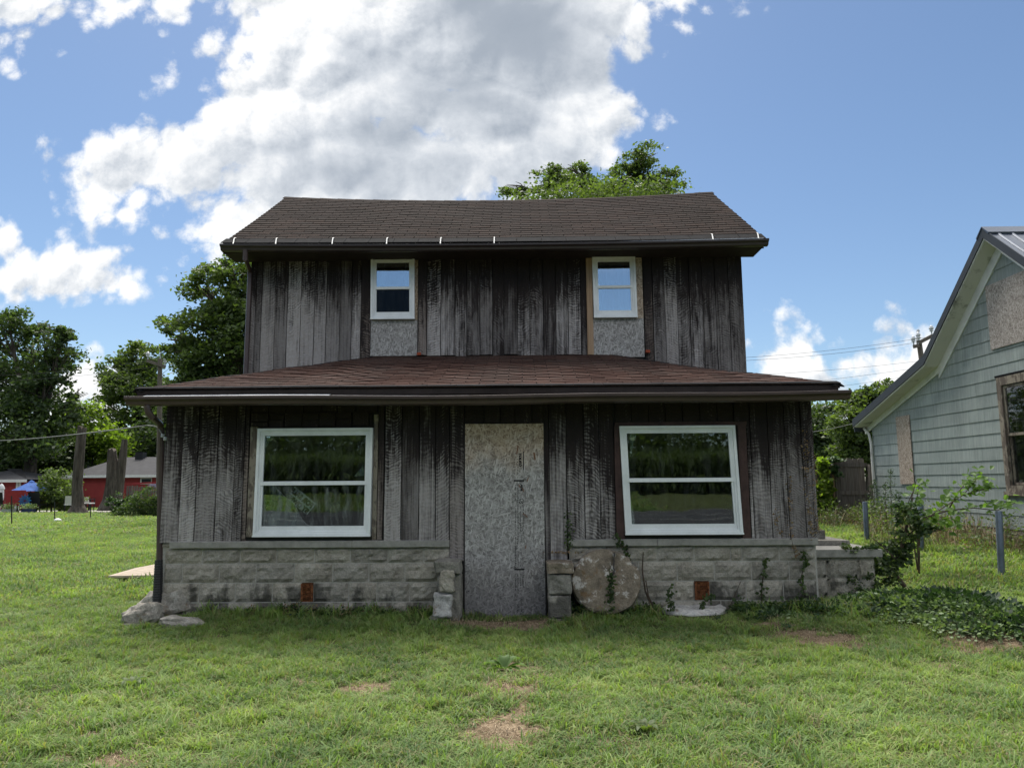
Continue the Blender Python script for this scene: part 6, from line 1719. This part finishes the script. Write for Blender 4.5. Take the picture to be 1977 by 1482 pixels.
n = 900; x = r.uniform(2.6, 7.0, n); y = r.uniform(7.0, 9.2, n); k = (r.uniform(size=n) < .25+.5*bare_mask(x, y)) & house_mask(x, y); mk_scatter('ground_cover', x[k], y[k], [mo, mo, mo], .4, .8, 211)
# dry weeds along the green house and the fence
wd = blades(26, .22, .42, .009, 9, .35, M_STRAW, 'weed', .6); wg = leafclump(60, .20, .55, .05, 5, M_LEAF_MID, 'weedg')
n = 520; x = r.uniform(6.0, 8.15, n); y = r.uniform(8.8, 17.2, n); k = (x > 6.2+.12*(17-y)+.5*np.sin(y*1.3)) ; x, y = x[k], y[k]; mk_scatter('dry_weeds', x, y, [wd, ld, ld, wg], .6, 1.15, 220)
x = r.uniform(6.6, 8.1, 120); y = r.uniform(16, 17.4, 120); mk_scatter('dry_weeds', x, y, [wg, wd], .4, .85, 221)
x = r.uniform(4.8, 6.9, 90); y = r.uniform(16.6, 17.4, 90); mk_scatter('ground_cover', x, y, [wg, dk], .4, .6, 222)

# ------------------------------------------------------------------ individual plants
# big leaved weed in the middle of the lawn
g_ = G(975, 1296); t_ = thing('broadleaf_weed', 'low broad leaved weed growing at the head of the worn path', 'plant', (g_.x, g_.y, 0))
def big_leaf(base, dirv_, L_, w_, lift, droop, parent, m_, name='leaf'):
    d = Vector(dirv_).normalized(); s_ = Vector((-d.y, d.x, 0)); mb = MB(); n = 6
    for i in range(n+1):
        t = i/n; ww = w_*math.sin(math.pi*min(1, t*.92+.06))**.8; z = lift*math.sin(t*math.pi*.62)-droop*t*t
        c_ = Vector(base)+d*L_*t+Vector((0, 0, z)); rf_ = .012*math.sin(t*19)
        mb.v += [c_-s_*ww*.5+Vector((0, 0, .18*ww+rf_)), c_, c_+s_*ww*.5+Vector((0, 0, .18*ww-rf_))]
    for i in range(n):
        b = i*3; mb.f += [(b, b+1, b+4, b+3), (b+1, b+2, b+5, b+4)]
    return mb.build(name, m_, parent, org=base, fix=False, smooth=True)
for (a, L_, w_, li) in ((200, .16, .08, .05), (170, .19, .09, .09), (135, .13, .10, .13), (100, .12, .11, .15), (60, .12, .10, .12), (25, .15, .10, .14), (-5, .20, .09, .07), (-30, .16, .08, .04), (230, .12, .07, .04), (300, .12, .07, .04)):
    big_leaf((g_.x, g_.y, .02), (math.cos(R(a)), math.sin(R(a)), 0), L_*.85, w_*.75, li*.6, .02, t_, M_LEAF_LIGHT)
for (px, py) in ((255, 1330), (430, 1195), (1245, 1420)):
    q = G(px, py); t2 = thing('broadleaf_weed', {255: 'small broad leaved weed in the left lawn', 430: 'curled broad leaved weed in the grass below the left foundation', 1245: 'small broad leaved weed near the bottom of the lawn right of the path'}[px], 'plant', (q.x, q.y, 0))
    for k in range(5): a = R(k*72+px); big_leaf((q.x, q.y, .02), (math.cos(a), math.sin(a), 0), .10, .045, .06, .02, t2, M_LEAF_MID)
# vine covered shrub with a leaning stem by the stoop
b0 = G(1707, 1140); 
sh = thing('vine_shrub', 'leaning shrub smothered in dark vines beside the side stoop', 'shrub', (b0.x, b0.y, tz(b0.x, b0.y)))
p0 = Vector((b0.x, 8.95, tz(b0.x, 8.95)-.05)); stem = [p0, P(1722, 1100, 8.95), P(1740, 1060, 9.0), P(1752, 1010, 9.05), P(1762, 960, 9.1)]
MB().tube(stem, [.030, .028, .022, .016, .010], 8).build('stem', M_TWIG, sh, fix=False)
mb = MB(); tw = []
for (pts) in ([(1740, 1060), (1780, 1030), (1830, 1020)], [(1752, 1010), (1760, 960), (1770, 925)], [(1730, 1080), (1700, 1050), (1680, 1035)], [(1745, 1040), (1790, 1000), (1810, 985)], [(1722, 1100), (1690, 1090), (1660, 1110)]):
    q = [P(a, b, 9.0+random.uniform(-.1, .1)) for a, b in pts]; mb.tube(q, [.010, .007, .003], 5, cap=False)
mb.build('twigs', M_TWIG, sh, fix=False)
k9 = 9.0/FPX
def blob9(px, py, rx, ry, Y=9.0): c = P(px, py, Y); return ((c.x, c.y, c.z), (rx*k9, (rx+ry)*.4*k9, ry*k9))
def crown_part(parent, bl, n, leaf, m_, seed, per=40, clump=.25, name='foliage', asp=.7, shell=.2):
    V_, F_ = leaf_quads(crown_points(bl, n, np.random.default_rng(seed), clump, per, shell), leaf, np.array([0, -.6, .8]), asp, seed)
    org = np.mean(V_, 0); return mobj(name, np_mesh(name, V_-org, F_), m_, parent, tuple(org))
crown_part(sh, [blob9(1742, 1045, 24, 28), blob9(1755, 1000, 22, 28), blob9(1722, 1085, 18, 28), blob9(1712, 1115, 14, 18), blob9(1690, 1105, 34, 26, 8.85), blob9(1700, 1065, 24, 20), blob9(1790, 1020, 26, 12), blob9(1660, 1125, 34, 18, 8.8), blob9(1640, 1060, 30, 8, 8.8)], 3000, .046, M_LEAF_DARK, 41)
crown_part(sh, [blob9(1750, 985, 26, 26), blob9(1725, 1075, 30, 30), blob9(1785, 1010, 30, 18), blob9(1680, 1058, 14, 8, 8.75)], 900, .05, M_LEAF_IVY, 42)
# mulberry sapling with bright leaves
sp = thing('sapling', 'spreading sapling with bright lobed leaves in front of the green house', 'sapling', (6.0, 10.4, tz(6, 10.4)))
kk = 10.4/FPX; mb = MB(); Ys = 10.4
root = Vector((P(1770, 1060, Ys).x, Ys, tz(6, Ys)-.05))
brs = [[(1770, 1020), (1768, 970), (1775, 935)], [(1775, 1010), (1820, 980), (1860, 955), (1885, 925), (1895, 915)], [(1780, 1000), (1830, 985), (1880, 980), (1925, 985), (1960, 970)], [(1772, 1015), (1800, 995), (1835, 1000)],
       [(1830, 985), (1850, 950), (1870, 925)], [(1760, 1020), (1745, 990), (1762, 950)], [(1860, 955), (1895, 945), (1915, 940)]]
lc = []
for b_ in brs:
    q = [P(a, c_, Ys+random.uniform(-.15, .15)) for a, c_ in b_]
    mb.tube(([root] if b_[0][1] > 1005 else [])+q, [.012]+[.009*(1-i/(len(q)+1)) for i in range(len(q)+(0 if b_[0][1] > 1005 else -1))], 5, cap=False)
    for i in range(len(q)-1):
        for k in range(7):
            p = q[i].lerp(q[i+1], random.random()); lc.append(p+Vector((random.gauss(0, .05), random.gauss(0, .09), random.gauss(0, .05))))
mb.build('stem', M_TWIG, sp, fix=False)
for (px, py, s_) in ((1775, 940, 18), (1760, 955, 15), (1885, 918, 20), (1870, 935, 15), (1950, 972, 20), (1920, 975, 12), (1900, 940, 16), (1830, 960, 14), (1845, 1005, 20), (1800, 1005, 22), (1835, 1015, 22), (1765, 985, 18), (1880, 1065, 12), (1905, 1068, 10)):
    for k in range(int(s_*.9)): c_ = P(px+random.gauss(0, s_*.6), py+random.gauss(0, s_*.5), Ys+random.gauss(0, .08)); lc.append(c_)
def leaf_poly(c_, L_, w_, seed):
    rr_ = random.Random(seed); d = Vector((rr_.gauss(0, 1), rr_.gauss(0, .6), rr_.gauss(-.25, .5))).normalized(); up_ = Vector((rr_.gauss(0, .5), -.5, 1)); s_ = d.cross(up_).normalized(); n_ = s_.cross(d)
    return [c_-d*L_*.5, c_-d*L_*.25+s_*w_*.5+n_*.01, c_+d*L_*.1+s_*w_*.42, c_+d*L_*.5-n_*.012, c_+d*L_*.1-s_*w_*.42, c_-d*L_*.25-s_*w_*.5+n_*.01]
for i, c_ in enumerate(lc[:290]):
    L_ = random.uniform(.07, .12); pts = leaf_poly(c_, L_, L_*.75, i); MB().quadmesh(pts, [(0, 1, 2, 3), (0, 3, 4, 5)]).build('leaf', M_LEAF_LIGHT, sp, fix=False)
# climbing plant on the fence
cp = thing('climbing_plant', 'bright green climber hanging on the wooden fence next to the dark house', 'climbing plant', (P(1590, 980, YFN-.2).x, YFN-.2, .3))
kf = YFN/FPX
def bf(px, py, rx, ry): c = P(px, py, YFN-.25); return ((c.x, c.y, c.z), (rx*kf, .2, ry*kf))
crown_part(cp, [bf(1587, 893, 11, 10), bf(1590, 920, 7, 30), bf(1588, 950, 11, 25), bf(1594, 975, 14, 22), bf(1605, 945, 8, 6)], 2600, .10, M_LEAF_YEL, 43, 30)
crown_part(cp, [bf(1612, 888, 12, 8), bf(1594, 985, 18, 16), bf(1614, 908, 6, 12)], 1300, .09, M_LEAF_IVY, 44, 30)
MB().tube([(P(1590, 1000, YFN-.2).x, YFN-.2, .3), P(1592, 950, YFN-.2), P(1588, 890, YFN-.2)], [.02, .014, .006], 6).build('stem', M_TWIG, cp, fix=False)
# tall weeds by the green house
for (px, pt, Y, lab) in ((1722, 905, 14.5, 'tall feathery weed standing before the narrow boarded window'), (1712, 930, 14.2, 'tall thin weed left of the feathery one'), (1690, 925, 15.5, 'bushy tall weed beside the wooden fence corner'), (1738, 950, 13.8, 'thin weed below the narrow boarded window')):
    b = P(px, 1030, Y); t = P(px-3, pt, Y); t2 = thing('tall_weed', lab, 'plant', (b.x, Y, tz(b.x, Y)), 'tall weeds along the green house')
    root = Vector((b.x, Y, tz(b.x, Y))); MB().tube([root, root.lerp(t, .5), t], [.009, .007, .003], 5).build('stem', M_TWIG, t2, fix=False)
    r2 = np.random.default_rng(px); k = r2.uniform(.25, 1, 260); C_ = np.array(root)+(np.array(t)-np.array(root))*k[:, None]+r2.normal(size=(260, 3))*[.10, .10, .05]*(1.15-k)[:, None]*1.3
    V_, F_ = leaf_quads(C_, .055, None, .28, px); mobj('foliage', np_mesh('foliage', V_-np.array(root), F_), M_LEAF_IVY, t2, tuple(root))
# bare twigs and creepers on the right foundation
def creeper(label, pts_px, Y, r0, leafn, seed, m_=M_LEAF_DARK, leaf=.04, name='creeper', cat='vine', ymul=0):
    q = [P(a, b, Y) for a, b in pts_px]; t2 = thing(name, label, cat, q[0]); MB().tube(q, [r0*(1-.7*i/len(q)) for i in range(len(q))], 5).build('stem', M_TWIG, t2, fix=False)
    if leafn:
        r2 = np.random.default_rng(seed); C_ = []
        for i in range(leafn): k = r2.uniform(0, len(q)-1.001); j = int(k); C_.append(np.array(q[j].lerp(q[j+1], k-j))+r2.normal(size=3)*[.02, .01, .02]+[0, -.015, 0])
        V_, F_ = leaf_quads(np.array(C_), leaf, np.array([0, -2.5, 0]), .75, seed); mobj('leaves', np_mesh('leaves', V_-np.array(q[0]), F_), m_, t2, tuple(q[0]))
    return t2
creeper('bare dark sapling stem left of the right vent', [(1262, 1180), (1246, 1140), (1240, 1100), (1242, 1065)], YF-.12, .012, 0, 1, name='bare_twig', cat='twig')
creeper('bare forked twig right of the millstone', [(1268, 1185), (1252, 1150), (1247, 1120)], YF-.16, .010, 0, 2, name='bare_twig', cat='twig')
creeper('leafy sprig growing beside the bare stems at the right foundation', [(1300, 1180), (1290, 1150), (1296, 1128)], YF-.14, .006, 60, 3)
creeper('leafy sprig climbing in front of the right vent', [(1350, 1175), (1362, 1160), (1375, 1150)], YF-.14, .006, 50, 4)
creeper('thin dry stem rising over the blocks under the right window', [(1407, 1175), (1420, 1145), (1430, 1122)], YF-.10, .005, 0, 5, name='bare_twig', cat='twig')
creeper('vine climbing the foundation near the right corner', [(1470, 1170), (1471, 1130), (1475, 1100), (1480, 1075)], YF-.03, .008, 60, 6)
creeper('vine at the very corner of the right foundation', [(1560, 1165), (1545, 1120), (1556, 1080), (1550, 1060)], YF-.03, .007, 70, 7)
creeper('ivy strand hanging over the sill cap behind the millstone', [(1205, 1085), (1212, 1065), (1196, 1048), (1188, 1030)], YF-.06, .006, 60, 8)
creeper('ivy strand growing down the face of the millstone', [(1180, 1185), (1178, 1150), (1181, 1125), (1176, 1100)], YF-.27, .006, 90, 9)
creeper('vine growing up the boards right of the door', [(1097, 1060), (1099, 1020), (1096, 985)], YF-.03, .004, 70, 10, leaf=.03)
creeper('dried creeper with pale leaves on the second last board', [(1536, 1075), (1526, 1030), (1524, 980), (1525, 925)], YF-.035, .003, 70, 11, M_LEAF_DRY, .026)
creeper('dried creeper with pale leaves on the last board', [(1567, 1035), (1562, 980), (1556, 910), (1553, 830)], YF-.035, .003, 90, 12, M_LEAF_DRY, .026)
creeper('dried creeper at the corner edge of the right wall', [(1578, 1030), (1574, 990), (1572, 940), (1571, 880)], YF-.03, .003, 70, 13, M_LEAF_DRY, .026)
creeper('short dried creeper left of the others on the right wall', [(1505, 1030), (1500, 1005), (1496, 985)], YF-.035, .003, 24, 14, M_LEAF_DRY, .026)
# litter on the cap of the right pier
r2 = np.random.default_rng(9); q = P(1082, 1066, YF-.1); C_ = np.array([q.x, q.y, q.z])+r2.normal(size=(50, 3))*[.10, .04, .006]
V_, F_ = leaf_quads(C_, .035, np.array([0, 0, 1]), .5, 3); o = mobj('leaf_litter', np_mesh('leaf_litter', V_-np.array(q), F_), M_LEAF_DRY, None, tuple(q)); tag(o, kind='stuff')

# ------------------------------------------------------------------ across the road (for the reflections)
r2 = np.random.default_rng(88)
def corn_src(seed):
    r = np.random.default_rng(seed); V_ = []; F_ = []
    H = 2.6
    for (dx_, dy_) in ((.014, 0), (0, .014)):
        b = len(V_); V_ += [(-dx_, -dy_, 0), (dx_, dy_, 0), (dx_*.5, dy_*.5, H), (-dx_*.5, -dy_*.5, H)]; F_.append((b, b+1, b+2, b+3))
    for i in range(13):
        z = .3+i*.17; a = r.uniform(0, 6.28); d = np.array([math.cos(a), math.sin(a), 0]); s_ = np.array([-d[1], d[0], 0])*.04; L_ = r.uniform(.5, .8); b = len(V_)
        for (t, dz, k) in ((0, 0, 1), (.4, .22, 1), (.75, .16, .7), (1, -.08, .1)):
            c_ = d*L_*t+np.array([0, 0, z+dz]); V_ += [tuple(c_-s_*k), tuple(c_+s_*k)]
        for k in range(3): F_.append((b+2*k, b+2*k+1, b+2*k+3, b+2*k+2))
    for i in range(6):
        a = r.uniform(0, 6.28); b = len(V_); V_ += [(0, 0, H-.05), (.01, 0, H-.05), (.12*math.cos(a)+.01, .12*math.sin(a), H+.25), (.12*math.cos(a), .12*math.sin(a), H+.25)]; F_.append((b, b+1, b+2, b+3))
    return src_obj('corn', V_, F_, M_LEAF_MID)
n = 5200; x = r2.uniform(-50, 50, n); y = -40.5-np.floor(r2.uniform(0, 9, n))*.76+r2.normal(size=n)*.06
mk_scatter('corn_field', x, y, [corn_src(1), corn_src(2)], 1.1, 1.35, 301)
bl = [((xx+r2.normal()*3, -62+r2.normal()*5, 6.0+r2.normal()*1.2), (7, 5, 7)) for xx in range(-85, 90, 7)]
C_ = crown_points(bl, 80000, r2, .22, 60, .2); V_, F_ = leaf_quads(C_, .6, None, .7, 77); o = mobj('far_woods', np_mesh('far_woods', V_, F_), M_LEAF_MID); tag(o, kind='stuff')
n = 5000; x = r2.uniform(-30, 30, n); y = r2.uniform(-40, -28.3, n); mk_scatter('verge_grass', x, y, [fA], 1.5, 3.0, 302)
# woods closing the horizon far behind both houses
bl = [((xx+r2.normal()*4, 105+r2.normal()*8, 3+r2.normal()*1.0), (9, 6, 5)) for xx in list(range(-140, 150, 11))]
C_ = crown_points(bl, 30000, r2, .22, 60, .5); V_, F_ = leaf_quads(C_, .9, None, .7, 78); o = mobj('horizon_woods', np_mesh('horizon_woods', V_, F_), M_LEAF_MID); tag(o, kind='stuff')
